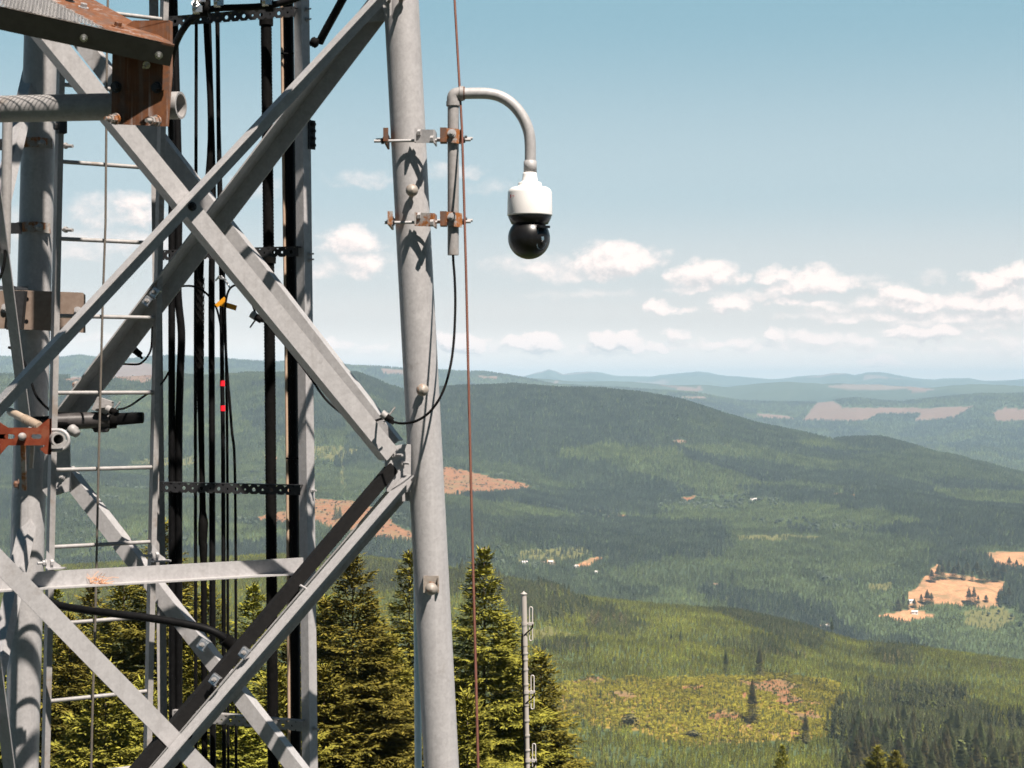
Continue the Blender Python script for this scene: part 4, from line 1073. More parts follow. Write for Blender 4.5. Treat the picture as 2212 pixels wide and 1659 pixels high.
def pipe_clamp(v, tilt, ul, k):
    "two cross bolts gripping the tower leg, with a V plate to the camera pipe"
    g = empty('pipe_clamp'); g.parent = cm; g.location = C(930, v) - cm.location
    lc = 869.8 + .0523 * (v - 61)
    yL = 6.80
    for dy, du, dv in ((-.098, 0, 0), (.09, 4, -3)):
        a, b = W(ul + du, v + tilt + dv, yL + dy), W(1017 + du, v + dv, yL - .10 + dy + .1)
        MB().cyl(a, b, .0062, 10).build('cross_bolt', GALV, g)
        m = MB(); dd = (b - a).normalized(); m.hexnut(a + dd * .028, dd, .012, .011); m.hexnut(b - dd * .022, -dd, .012, .011); m.build('nut', DARK_STEEL, g)
    lx = W(lc, v, yL).x
    m = MB(); z = W(lc, v, yL).z
    m.box((lx - LEG_R - .018, yL, z + .004), Vector((.004, 0, 0)), Vector((0, .12, 0)), Vector((0, 0, .026)))
    m.box((lx - LEG_R - .012, yL - .118, z + .004), Vector((.010, 0, 0)), Vector((0, .003, 0)), Vector((0, 0, .026)))
    m.build('back_plate', GALV_RUSTY if k else RUST, g)
    m = MB()   # V bracket on the right of the leg
    x0 = W(895, v, 6.68).x; x1 = W(937, v, 6.7).x
    m.prism([(x0, 6.695, z + .026), (x1, 6.66, z + .020), (x1, 6.66, z - .032), (x0, 6.695, z - .026)], Vector((0, .005, 0)))
    m.prism([(x1, 6.66, z + .020), (x1 + .004, 6.78, z + .024), (x1 + .004, 6.78, z - .030), (x1, 6.66, z - .032)], Vector((.005, 0, 0)))
    m.box((x0 + .004, 6.695 - .012, z), Vector((.003, 0, 0)), Vector((0, .014, 0)), Vector((0, 0, .026)))
    m.build('leg_bracket', GALV_RUSTY if k else GALV, g)
    m = MB(); 
    xa = C(963, v).x; m.box((xa - .008, CD - .012, z), Vector((.013, 0, 0)), Vector((0, .030, 0)), Vector((0, 0, .028)))
    m.build('clamp_block', RUST, g)
    m = MB(); xp = C(979, v).x
    for s in (0,):
        pts = [(xa, CD - .034, z + .027), (xp + .012, CD - .036, z + .024), (xp + .036, CD - .018, z + .022), (xp + .036, CD - .018, z - .034), (xp + .012, CD - .036, z - .032), (xa, CD - .034, z - .026)]
        m.prism(pts[0:2] + pts[4:6], Vector((0, .005, 0))); m.prism(pts[1:5], Vector((-.002, .006, 0)))
    m.build('pipe_plate', GALV_RUSTY, g)
    m = MB().bolt((xp - .004, CD - .036, z + .006), (0, -1, 0), .010, .02); m.build('plate_bolt', GALV, g)
    m = MB(); m.hexnut((x0 + .014, 6.69, z + .012), (1, -.2, 0), .014, .012); m.hexnut((x1 - .01, 6.652, z - .018), (1, -.2, 0), .013, .012); m.build('bracket_nut', GALV, g)
pipe_clamp(302, 3, 808, 0); pipe_clamp(479, 2, 831, 1)

# thin black lead of the camera, looping to the tower
def lead(name, label, pts, r, mat=RUBBER, cat='cable', group=None, n=8):
    return tag(MB().tube(bend([W(*p) for p in pts], n), r, 8).build(name, mat), label, cat, group)
lead('camera_lead', 'thin black lead looping from the camera pipe back to the brace', [(979, 520, 6.70), (979, 560, 6.70), (982, 600, 6.69), (983.5, 660, 6.67), (980, 740, 6.62), (971, 800, 6.58), (955, 850, 6.55), (930, 888, 6.55), (900, 909, 6.56), (870, 914.5, 6.58), (848, 911, 6.60), (828, 904, 6.62), (806, 910, 6.72), (780, 909, 6.86), (756, 903, 6.92), (728, 885, 6.95), (700, 858, 6.97), (670, 815, 6.99), (640, 775, 7.0), (610, 738, 7.02), (590, 716, 7.04), (575, 700, 7.06)], .0050)
def butterfly(c, d1_, d2_, label, L=.05):
    "sprung clamp: a short drum with two bolt-like arms"
    g = empty('cable_clip', c); tag(g, label, 'cable clip', 'clips holding thin cables to the braces')
    d1_ = Vector(d1_).normalized(); d2_ = Vector(d2_).normalized()
    MB().cyl(c - d1_ * .022, c + d1_ * .022, .014, 14).build('drum', RUBBER_DULL, g)
    MB().cyl(c - d1_ * .028, c - d1_ * .006, .0155, 14).build('collar', GALV_OLD, g)
    MB().cyl(c, c + d2_ * L, .0036, 8).build('arm', GALV_OLD, g)
    MB().cyl(c, c - d2_ * L * .6, .0036, 8).build('arm', GALV_OLD, g)
    m = MB(); m.prism([c + d1_ * .016 + d2_ * .010, c + d1_ * .034 + d2_ * .004, c + d1_ * .034 - d2_ * .010, c + d1_ * .014 - d2_ * .012], d1_.cross(d2_).normalized() * .012); m.build('jaw', RUBBER, g)
butterfly(W(837, 902, 6.60), (.8, 0, -.6), (.55, .1, .75), 'cable clip on the bright brace beside the right leg')
butterfly(W(555, 686, 7.0), (.8, -.1, -.5), (-.55, 0, -.8), 'cable clip under the falling brace beside thick ribbed cable')
butterfly(W(295, 760, 7.4), (.7, -.2, -.55), (-.5, 0, .7), 'cable clip on the dark rising brace left of the ladder rail')
butterfly(W(243, 888, 6.98), (.8, -.3, -.35), (.5, 0, .6), 'cable clip sitting on the black horizontal tube')
lead('jumper_cable', 'thin black jumper arching from the ladder rail to yellow tag', [(352, 642, 7.3), (362, 631, 7.3), (380, 621, 7.3), (405, 617.5, 7.3), (425, 621, 7.3), (447, 635, 7.32), (465, 660, 7.34), (474, 690, 7.36), (478, 720, 7.38)], .0046)
lead('jumper_cable', 'thin black jumper looping from yellow tag over to a cable clip', [(483, 700, 7.34), (486, 670, 7.30), (489, 645, 7.26), (494, 628, 7.22), (503, 618, 7.18), (514, 617, 7.14), (526, 625, 7.1), (538, 642, 7.06), (547, 662, 7.03), (552, 680, 7.0)], .0046)
lead('jumper_cable', 'thin black jumper rising over the dark brace by the left post', [(196, 830, 7.3), (197, 812, 7.25), (203, 797, 7.2), (215, 788, 7.2), (240, 786, 7.25), (270, 786.5, 7.3), (296, 787, 7.36), (308, 782, 7.4), (320, 768, 7.44), (327, 748, 7.46), (329, 700, 7.47)], .0046)
lead('jumper_cable', 'thin black jumper leaving the horizontal black tube for the rack', [(256, 884, 6.97), (268, 882, 7.0), (285, 874, 7.1), (305, 860, 7.2), (325, 846, 7.3), (345, 832, 7.36), (360, 812, 7.42), (376, 780, 7.47)], .0046)
lead('jumper_cable', 'thin black jumper hanging across the far left leg', [(18, 750, 6.9), (34, 757, 6.9), (52, 782, 6.9), (66, 820, 6.9), (76, 850, 6.9), (92, 872, 6.92), (112, 888, 6.98), (128, 893, 7.04), (140, 893, 7.08)], .0055)
lead('jumper_cable', 'thin black cable end hanging below the short vertical pipe', [(11, 540, 6.6), (10, 562, 6.6), (6, 582, 6.6), (-4, 606, 6.6), (-30, 640, 6.6)], .006)
# the yellow tag
tg = MB(); c = W(486, 652, 7.31)
tg.prism([W(464, 658, 7.30), W(484, 641, 7.30), (W(490, 648, 7.30)), W(470, 664, 7.30)], Vector((0, .004, 0)))
tg.prism([W(478, 650, 7.29), W(512, 660, 7.29), W(509, 671, 7.29), W(476, 661, 7.29)], Vector((0, .004, 0)))
tag(tg.build('cable_tag', YELLOW), 'bright orange-yellow plastic tag tied to a thin cable', 'tag')
# grey tie ends above the tag
m = MB()
for a, b in (((470, 600), (488, 604)), ((478, 596), (492, 612)), ((466, 606), (474, 596)), ((482, 600), (497, 622))): m.cyl(W(*a, 7.36), W(*b, 7.34), .004, 6)
tag(m.build('tie_bundle', CHROME), 'little bundle of grey wire ties above the yellow tag', 'wire ties')

# two bright clamps at the left post
for k, (u, v, lb) in enumerate(((334, 632, 'bright metal cable clamp on ladder rail, upper of two stacked'), (318, 650, 'bright metal cable clamp on ladder rail, lower of two stacked'), (527, 1410, 'bright metal clamp at the end of the curving black cable'), (463, 1468, 'bright metal clamp where the lower braces cross'), (437, 1393, 'crumpled bright metal clip left of the curving cable end'))):
    d = 6.95 if k < 2 else d1(u) - .05; c = W(u, v, d); g = empty('angle_clamp', c); tag(g, lb, 'clamp', 'bright metal clamps')
    a = Vector((.75, -.2, -.5)).normalized(); b = Vector((.45, .1, .85)).normalized(); n_ = a.cross(b).normalized(); b = n_.cross(a)
    s = .0155
    MB().bar(c - a * s - b * s, c + a * s - b * s, b, 2 * s, n_, .004).build('jaw', CHROME, g)
    MB().bar(c - a * s + b * s, c + a * s + b * s, n_, -.020, b, .004).build('jaw', CHROME, g)
    MB().bar(c - a * s - b * s, c + a * s - b * s, n_, -.020, b, -.004).build('jaw', CHROME, g)
    MB().bolt(c - n_ * .001, -n_ if n_.y > 0 else n_, .008, .014).build('screw', GALV_OLD, g)

# ------------------------------------------------------------------ thick cables crossing the tower, and a shaded brace
dC = lambda u: d1(u) + .03
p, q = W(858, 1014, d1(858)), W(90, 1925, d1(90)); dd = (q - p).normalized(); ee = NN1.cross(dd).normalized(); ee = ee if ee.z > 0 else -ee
p, q = p - ee * .012, q - ee * .012; MB().bar(p - NN1 * .004, q - NN1 * .004, ee, .047, -NN1, .030).build('brace_shade_bar', metal_mat('brace_shade_black', (.009, .009, .0095), (.014, .0135, .0135), .7, 0, 60, spec=.12), tower)  # flat bar whose black colour stands in for a rear brace in shade
MB().cyl(W(648, 1264, d1(648) - .005), W(664, 1273, d1(664) - .01), .0045, 8).build('pin', GALV, tower)
fc = MB().tube(bend([W(90, 1296, 6.6), W(134, 1309, 6.55), W(180, 1317, 6.5), W(250, 1326, 6.45), (W(335, 1337, 6.42)), W(420, 1352, 6.40), W(465, 1366, 6.40), W(497, 1388, 6.42), W(512, 1402, 6.44)], 8), .0148, 18).build('feeder_cable', RUBBER)
tag(fc, 'thick black feeder cable curving below the level strut to a connector', 'cable')
MB().tube([W(484, 1379, 6.41), W(508, 1399, 6.43)], .026, 20).build('connector', RUBBER_DULL, fc)
fc = MB().tube(bend([W(370, 300, 7.2), W(367, 180, 7.0), W(371, 130, 6.8), W(381, 92, 6.7), W(398, 60, 6.6), W(418, 38, 6.55), W(440, 24, 6.5), W(470, 18, 6.5), W(520, 16, 6.5), W(560, 14, 6.5), W(600, 8, 6.5), W(650, -8, 6.5), W(720, -50, 6.5), W(800, -120, 6.5)], 8), .0130, 16).build('feeder_cable', RUBBER)
tag(fc, 'thick black feeder cable bending over the top perforated tray', 'cable')
for a, b, r in (((436, 18), (452, 20), .030), ((574, 10), (590, 9), .028)): MB().tube([W(*a, 6.5), W(*b, 6.5)], r, 20).build('grommet', RUBBER_DULL, fc)
for k, (u, v) in enumerate(((424, 18), (431, -4), (470, 4), (574, 2))):
    c = W(u, v, 6.48); g = empty('hose_clamp', c); tag(g, ('shiny crumpled hose clamp on the cable above the top tray', 'shiny hose clamp highest above the left end of the top tray', 'shiny hose clamp right of the black grommet on the top tray', 'shiny hose clamp midway along the top perforated tray')[k], 'hose clamp', 'shiny clamps on the top tray')
    MB().pipe(c - Vector((.012, 0, 0)), c + Vector((.012, 0, 0)), .022, .019, 18).build('band', CHROME, g)
    MB().bolt(c + Vector((0, -.02, .012)), (.2, -.8, .5), .009, .03).build('screw', CHROME, g)
    MB().box(c + Vector((.014, -.018, -.006)), Vector((.012, 0, 0)), Vector((0, .004, 0)), Vector((0, 0, .012))).build('tongue', CHROME, g)
fc = MB().tube(bend([W(690, 92, 7.0), W(700, 72, 6.98), W(722, 32, 6.95), W(745, -10, 6.9), W(790, -90, 6.85)], 8), .0165, 16).build('feeder_cable', RUBBER)
tag(fc, 'thick black feeder cable ending in a ribbed disc beside the right post', 'cable')
m = MB(); dd = Vector((.86, -.2, -.45)).normalized()
m.lathe(W(680, 92, 6.98), dd, [(0, -.016), (.016, -.016), (.021, -.010), (.017, -.006), (.021, -.001), (.017, .003), (.021, .008), (.014, .014), (0, .014)], 22); m.build('boot', RUBBER_DULL, fc)

# frayed fibres caught on the strut
m = MB(); rnd = random.Random(3); c = W(215, 1256, ds(215) - .03)
for k in range(46):
    a = c + Vector((rnd.gauss(0, .018), rnd.uniform(-.02, .01), rnd.gauss(0, .008))); d = Vector((rnd.gauss(0, 1), rnd.gauss(0, .4), rnd.gauss(0, .6))).normalized() * rnd.uniform(.02, .05)
    m.tube([a, a + d * .5 + Vector((0, 0, .004)), a + d], .0011, 4, cap=False)
tag(m.build('fibre_tuft', STRAW), 'frayed tuft of orange fibres caught on the level strut', 'fibre tuft', kind='stuff')

# ------------------------------------------------------------------ mount with mesh platform, top left
mt = empty('antenna_mount', W(240, 235, 5.5)); tag(mt, 'rusty antenna mount with pale mesh platform and steel pipe', 'antenna mount')
pipe_p, pipe_q = W(-260, 241, 5.60), W(391, 227.5, 5.335)
MB().pipe(pipe_p, pipe_q, .0425, .035, 32).build('mount_pipe', GALV_OLD, mt)
m = MB().prism([W(243, 75, 5.30), W(240, 268, 5.30), W(359, 273, 5.272), W(367.5, 160, 5.27), W(367.5, 46, 5.27), W(362, 44, 5.27), W(288, 44, 5.29)], Vector((.02, .012, 0)).normalized() * .008)
pl = m.build('plate', RUST, mt)
for u, v, ln_, big in ((251, 257, .05, 1), (339, 261, .05, 1), (253, 188, .018, 0), (341, 189, .018, 0)):
    m = MB(); c = W(u, v, 5.275); dd = Vector((-.45, -.85, -.1)).normalized()
    m.cyl(c, c + dd * .006, .018, 16); m.hexnut(c + dd * .006, dd, .0135, .012)
    if big: m.hexnut(c + dd * .020, dd, .0125, .009); m.cyl(c, c + dd * ln_, .0065, 10)
    m.build('nut', GALV_RUSTY if big else DARK_STEEL, pl)
for uu in (262, 330):
    c = W(uu, 229, 5.36 + (300 - uu) * .0004); axp = (pipe_q - pipe_p).normalized(); e1 = Vector((0, 0, 1)); e2 = axp.cross(e1).normalized(); e2 = e2 if e2.y > 0 else -e2
    pts = [c + e1 * .046 * math.cos(a) + e2 * .046 * math.sin(a) for a in [math.pi * k / 12 for k in range(13)]]
    MB().tube([pts[0] - e2 * .06] + pts + [pts[-1] - e2 * .06], .006, 8).build('u_bolt', GALV_RUSTY, mt)
# sloping wedge: near channel, far flat, mesh between
A0, A1 = W(-330, -58, 4.93), W(226, 62, 5.15); A2 = W(377, 97, 5.21)
B0, B1 = W(-330, -180, 5.36), W(109, 0, 5.36)
fn = (A1 - A0).cross(B1 - A0).normalized(); fn = fn if fn.z > 0 else -fn
ad = (A2 - A0).normalized(); dn = -fn
e_back = fn.cross(ad).normalized(); e_back = e_back if e_back.y > 0 else -e_back
down = (dn + e_back * .18).normalized()
def on_plane(u, v):
    "point of the sloping platform plane seen at u, v"
    r = W(u, v, 1.0); return r * (A0.dot(fn) / r.dot(fn))
m = MB(); p, q = A0, on_plane(377, 97)
hgt = .071
m.bar(p, q, down, hgt, e_back, .005)
m.bar(p, q, e_back, .012, down, .004)
nb = m.build('front_beam', BROWN_BEAM, mt)
bl = [on_plane(-330, -300), on_plane(377, 97), on_plane(287, 47), on_plane(202, 0), on_plane(-100, -170)]
bi = [on_plane(x, y) for x, y in ((-330, -190), (109, 0), (226, 62), (300, 80), (377, 97))]
m = MB(); poly = [on_plane(*t) for t in ((-300, -218), (-100, -113), (109, 0), (228, 62.6), (377, 97.3), (365, 88), (287, 46), (246, 23), (202, -1), (0, -115), (-260, -262))]
bk = m.prism(poly, -fn * .006).build('back_beam', RUST, mt)
for u, v, mt_, r in ((180, 17, GALV, .010), (254, 58, RUST, .011), (151, 3, DARK_STEEL, .009)):
    MB().bolt(on_plane(u, v), fn, r, .012).build('bolt', mt_, bk)
for u, v in ((181, 82), (343, 119)):
    c = W(u, v, 5.12 if u < 300 else 5.19); nrm_b = ad.cross(down).normalized(); nrm_b = nrm_b if nrm_b.y < 0 else -nrm_b
    MB().bolt(c, nrm_b, .007, .022).build('bolt', CHROME, nb)
MB().bolt(W(317, 140, 5.27), (-.1, -.9, -.4), .007, .03).build('bolt', CHROME, pl)
# expanded mesh: crossing strands clipped to the wedge
m = MB(); o = on_plane(60, 15); x_ = ad; y_ = fn.cross(ad).normalized(); y_ = y_ if y_.dot(B1 - A1) > 0 else -y_
ring = [on_plane(*t) for t in ((-330, -55), (226, 62), (109, 0), (-300, -218))]
P2 = [((p - o).dot(x_), (p - o).dot(y_)) for p in ring]
def clip(a, b, poly):
    d = (b[0] - a[0], b[1] - a[1]); t0, t1 = 0.0, 1.0; ar = sum(poly[i][0] * poly[(i + 1) % len(poly)][1] - poly[(i + 1) % len(poly)][0] * poly[i][1] for i in range(len(poly))); sg = 1 if ar > 0 else -1
    for i in range(len(poly)):
        p0, p1 = poly[i], poly[(i + 1) % len(poly)]; nx, ny = -(p1[1] - p0[1]) * sg, (p1[0] - p0[0]) * sg
        nd = nx * d[0] + ny * d[1]; na = nx * (a[0] - p0[0]) + ny * (a[1] - p0[1])
        if abs(nd) < 1e-12:
            if na < 0: return None
        else:
            t = -na / nd
            if nd > 0: t0 = max(t0, t)
            else: t1 = min(t1, t)
    return None if t0 >= t1 else ((a[0] + d[0] * t0, a[1] + d[1] * t0), (a[0] + d[0] * t1, a[1] + d[1] * t1))
DX, DY = .021, .021
for sgn in (1, -1):
    for k in range(-150, 150):
        a = (k * DX - 60 * DX * sgn, -60 * DY * 1.0); b = (k * DX + 60 * DX * sgn, 60 * DY)
        c = clip(a, b, P2)
        if c:
            p = o + x_ * c[0][0] + y_ * c[0][1]; q = o + x_ * c[1][0] + y_ * c[1][1]; d = (q - p).normalized(); s = fn.cross(d).normalized()
            lift = fn * (.0005 if sgn > 0 else .0025)
            m.bar(p - s * .0012 + lift, q - s * .0012 + lift, s, .0024, fn, .0018)
m.build('mesh_platform', CHROME if False else metal_mat('pale_mesh', (.52, .50, .49), (.60, .58, .57), .5, .1, 60), mt)

# ------------------------------------------------------------------ short vertical pipe clamped to the far left leg
vp = empty('pipe_mount', W(12, 540, 6.62)); tag(vp, 'short grey vertical pipe clamped in front of the far left leg', 'pipe mount')
MB().pipe(W(16, 262, 6.62), W(11.5, 548, 6.62), .0195, .016, 20).build('mount_pipe', GALV_OLD, vp)
for v, k in ((312, 0), (493, 1)):
    lc = F1 + (F2 - F1) * ((W(0, v, 7.2).z - F1.z) / (F2.z - F1.z)); z = lc.z
    g = empty('leg_clamp'); g.parent = vp; g.location = Vector((lc.x, 7.1, z)) - vp.location
    m = MB(); m.bar(W(-30, v - 12, 6.72), W(46, v - 12, 7.06), Vector((0, 0, -1)), .045, Vector((.3, .95, 0)), .006); m.build('strap', DARK_STEEL, g)
    m = MB(); pts = []
    for a in [math.pi * (1.02 + .62 * i / 10) for i in range(11)]: pts.append(Vector((lc.x + math.cos(a) * (LEG_R + .004), lc.y + math.sin(a) * (LEG_R + .004), z)))
    for i in range(10): m.bar(pts[i] - Zv * .021, pts[i + 1] - Zv * .021, Zv, .042, ((pts[i] + pts[i + 1]) / 2 - lc).normalized() * 1.0, .006)
    m.bar(pts[-1] - Zv * .021, pts[-1] + Vector((.045, .01, -.021 - .006)), Zv, .042, Vector((0, -1, 0)), .006)
    m.build('saddle', GALV_RUSTY, g)
    c = W(92 - 6 * k, v - 2, 7.10); MB().bolt(c, (-.3, -.95, 0), .010, .03).build('bolt', GALV, g)
    c = W(136, v + 3, 7.0); MB().cyl(c, c + Vector((.045, -.02, -.004)), .0075, 10).build('stud', GALV_OLD, g)
    MB().hexnut(c + Vector((.006, 0, 0)), (1, -.3, 0), .013, .012).build('nut', GALV_OLD, g)

# ------------------------------------------------------------------ brown clamp box on the far left leg
bx = empty('junction_bracket', W(90, 668, 6.98)); tag(bx, 'brown steel bracket box wrapped round the far left leg', 'bracket')
dB = lambda u: 6.92 + u * .0006
def PB(u, v, o=0): return W(u, v, dB(u) + o)
m = MB(); poly = [PB(-60, 624), PB(0, 627), PB(60, 627.5), PB(178, 632), PB(184, 637), PB(184, 719), PB(60, 712), PB(0, 710), PB(-60, 708)]
m.prism(poly, Vector((0, .006, 0))); m.build('face_plate', BROWN_STEEL, bx)
m = MB(); m.prism([PB(-60, 624), PB(60, 628), PB(60, 622, .12), PB(-60, 618, .12)], Vector((0, 0, .005))); m.build('top_flange', DARK_STEEL, bx)
m = MB(); m.prism([PB(20, 730 - 88), PB(20, 642), PB(31, 642), PB(31, 620), PB(18, 620), PB(18, 630)], Vector((0, .05, 0))) if False else m.box(PB(24, 624, .02), Vector((.012, 0, 0)), Vector((0, .02, 0)), Vector((0, 0, .012))); m.build('lug', DARK_STEEL, bx)
m = MB(); m.bar(PB(21, 628, -.045), PB(13, 712, -.045), Vector((1, 0, 0)), .060, Vector((0, 1, 0)), .042); m.build('rib', DARK_STEEL, bx)
for u, v in ((58, 646), (57, 694)): MB().cyl(PB(u, v, -.002), PB(u, v, .004), .0082, 14).build('hole', RUBBER, bx)
for u, v in ((168, 672), (11, 666)): MB().bolt(PB(u, v, -.001), (0.05, -1, 0), .011, .016).build('bolt', GALV, bx)

# ------------------------------------------------------------------ orange antenna mount, lower left
om = empty('antenna_mount', W(60, 945, 6.4)); tag(om, 'bright orange slotted antenna mount with pipe ends and u-bolt', 'antenna mount')
dO = 6.36
def PO(u, v, o=0): return W(u, v, dO + o)
m = MB()
th = Vector((0, .006, 0))
# slotted web built round its two slots
sl = [(9.5, 32, 938, 948), (67, 90, 938, 948)]
def rect(a, b, c, d): m.prism([PO(a, c), PO(b, c), PO(b, d), PO(a, d)], th)
rect(17, 99, 924, 938); rect(17, 99, 948, 962); rect(-4, 9.5, 938, 948); rect(32, 67, 938, 948); rect(90, 99, 938, 948)
for a, b, c, d in sl:      # rounded slot ends
    for cx, s in ((a, 1), (b, -1)):
        for t in (0, 1):
            V = [PO(cx, c if t == 0 else d)]
            for k in range(5):
                an = math.pi / 2 * k / 4; V.append(PO(cx + s * 5 * (1 - math.sin(an)), (943 - 5 * math.cos(an)) if t == 0 else (943 + 5 * math.cos(an))))
            m.prism(V, th)
m.prism([PO(17, 924), PO(17, 962), PO(0, 982), PO(-30, 990), PO(-30, 900), PO(0, 913)], th)
m.build('slotted_plate', ORANGE, om)
m = MB(); m.prism([PO(80, 924), PO(104, 905), PO(110.5, 904), PO(110, 982), PO(98, 981), PO(86, 970), PO(92, 966), PO(99, 962), PO(99, 924)], th); m.prism([PO(110.5, 904), PO(110.5, 904, .10), PO(110, 982, .10), PO(110, 982)], Vector((-.006, 0, 0))); m.build('end_plate', ORANGE, om)
MB().lathe(PO(49, 943, -.002), (0, -1, 0), [(0, .022), (.007, .0215), (.013, .017), (.0145, .012), (.0145, 0)], 20).build('bolt', GALV_OLD, om)
c = PO(126.5, 949, .02); cv = c.normalized(); MB().pipe(c - cv * .05, c + cv * .40 + Vector((-.10, 0, .03)), .026, .0185, 26).build('pipe', GALV_OLD, om)
m = MB(); pts = [c + Vector((-.05, 0, .034))] + [c + Vector((math.sin(a) * .038, 0, math.cos(a) * .038 - .003)) for a in [math.pi * k / 10 for k in range(11)]] + [c + Vector((-.05, 0, -.041))]; m.tube(pts, .0065, 10); m.build('u_bolt', GALV, om)
m = MB(); a_, b_ = W(22, 889, 6.62), W(86, 921, 6.42); m.cyl(a_, b_, .0155, 18)
for k in range(9): t = .5 + k * .055; m.tube([a_.lerp(b_, t), a_.lerp(b_, t + .02)], .0175, 16)
m.build('threaded_rod', metal_mat('tan_rod', (.42, .33, .25), (.50, .40, .31), .55, .1, 40), om)
m = MB(); m.bar(W(44, 962, 6.40), W(47, 1060, 6.55), Vector((1, 0, 0)), .016, Vector((0, 1, 0)), .016); m.build('hanger_rod', GALV_RUSTY, om)
m = MB(); m.bar(W(66, 958, 6.42), W(62, 1012, 6.5), Vector((1, 0, 0)), .014, Vector((0, 1, 0)), .014); m.build('hanger_rod', GALV_OLD, om)
MB().bolt(W(40, 1046, 6.54), (-.9, -.4, 0), .012, .016).build('nut', RUST, om)

# black horizontal tube behind the ladder rail
bt = empty('black_tube', W(215, 905, 7.06)); tag(bt, 'black horizontal tube clamped to the dark brace behind the ladder', 'tube')
MB().tube([W(70, 916, 7.0), W(130, 913, 7.02), W(308, 902, 7.1), W(309.5, 902, 7.1)], [.030, .030, .0235, .021], 24).build('tube', RUBBER, bt)
MB().tube([W(120, 911, 7.02), W(236, 906.5, 7.07)], .034, 24).build('sheath', metal_mat('dark_sheath', (.05, .045, .045), (.075, .07, .07), .4, .1, 40), bt)
MB().tube([W(235, 906.5, 7.07), W(250, 905.7, 7.08)], .038, 24).build('ring', RUBBER_DULL, bt)
m = MB(); m.box(W(222, 876, 7.05), Vector((.03, 0, -.01)), Vector((0, .02, 0)), Vector((.012, 0, .026))); m.build('clamp_block', GALV_OLD, bt)
m = MB(); m.bar(W(205, 884, 7.0), W(242, 877, 7.0), Vector((0, 0, 1)), .012, Vector((0, 1, 0)), .03); m.build('clamp_arm', GALV_OLD, bt)
m = MB(); m.prism([W(198, 924, 7.05), W(236, 922, 7.05), W(230, 934, 7.05), W(204, 934, 7.05)], Vector((0, .03, 0))); m.build('saddle', DARK_STEEL, bt)
MB().lathe(W(158, 930, 6.98), (.75, -.35, -.55), [(0, -.018), (.018, -.018), (.022, -.012), (.022, .010), (.017, .012), (.017, .026), (0, .026)], 16).build('end_cap', GALV_OLD, bt)
for u, v, r in ((168, 834, .02), (186, 866, .012)): MB().bolt(W(u, v, 7.2), (-.6, -.5, .6), r * .7, .02).build('bolt', GALV_RUSTY, bt)

# ------------------------------------------------------------------ unseen antenna-shaped shade casters, added just above the view
def shade_rod(name, label, x, y, z0, z1, r):
    g = empty(name, (x, y, z0)); tag(g, label, 'shade caster')
    MB().tube([(x, y, z0), (x, y, z1 - .1), (x, y, z1)], [r, r, r * .6], 24).build('rod_body', GALV_OLD, g)
    for z in (z0 + .25, z1 - .3): MB().tube([(x, y, z - .03), (x, y, z + .03)], r * 1.12, 24).build('band', GALV, g)
shade_rod('shade caster', 'unseen grey cylinder added above the view to shade the far left leg', -1.265, 6.05, 1.72, 4.0, .052)
pa_ = empty('shade_panel', (-.62, 5.9, 2.3)); tag(pa_, 'unseen flat grey panel added above the view for its shade', 'shade caster')
MB().box((-.62, 5.9, 2.6), Vector((.13, -.09, 0)), Vector((.03, .045, 0)), Vector((0, 0, .75))).build('panel', GALV_OLD, pa_)
MB().cyl((-.58, 5.98, 1.8), (-.58, 5.98, 3.5), .03, 14).build('mount_pipe', GALV, pa_)
# ------------------------------------------------------------------ firs close to the tower
M_FIR = leaf_material('fir_needles', cols=((.085, .086, .018), (.27, .24, .036)), island=False)
M_FIR_BARK = metal_mat('fir_bark', (.10, .075, .055), (.17, .13, .10), .95, 0, 12, spec=.1)

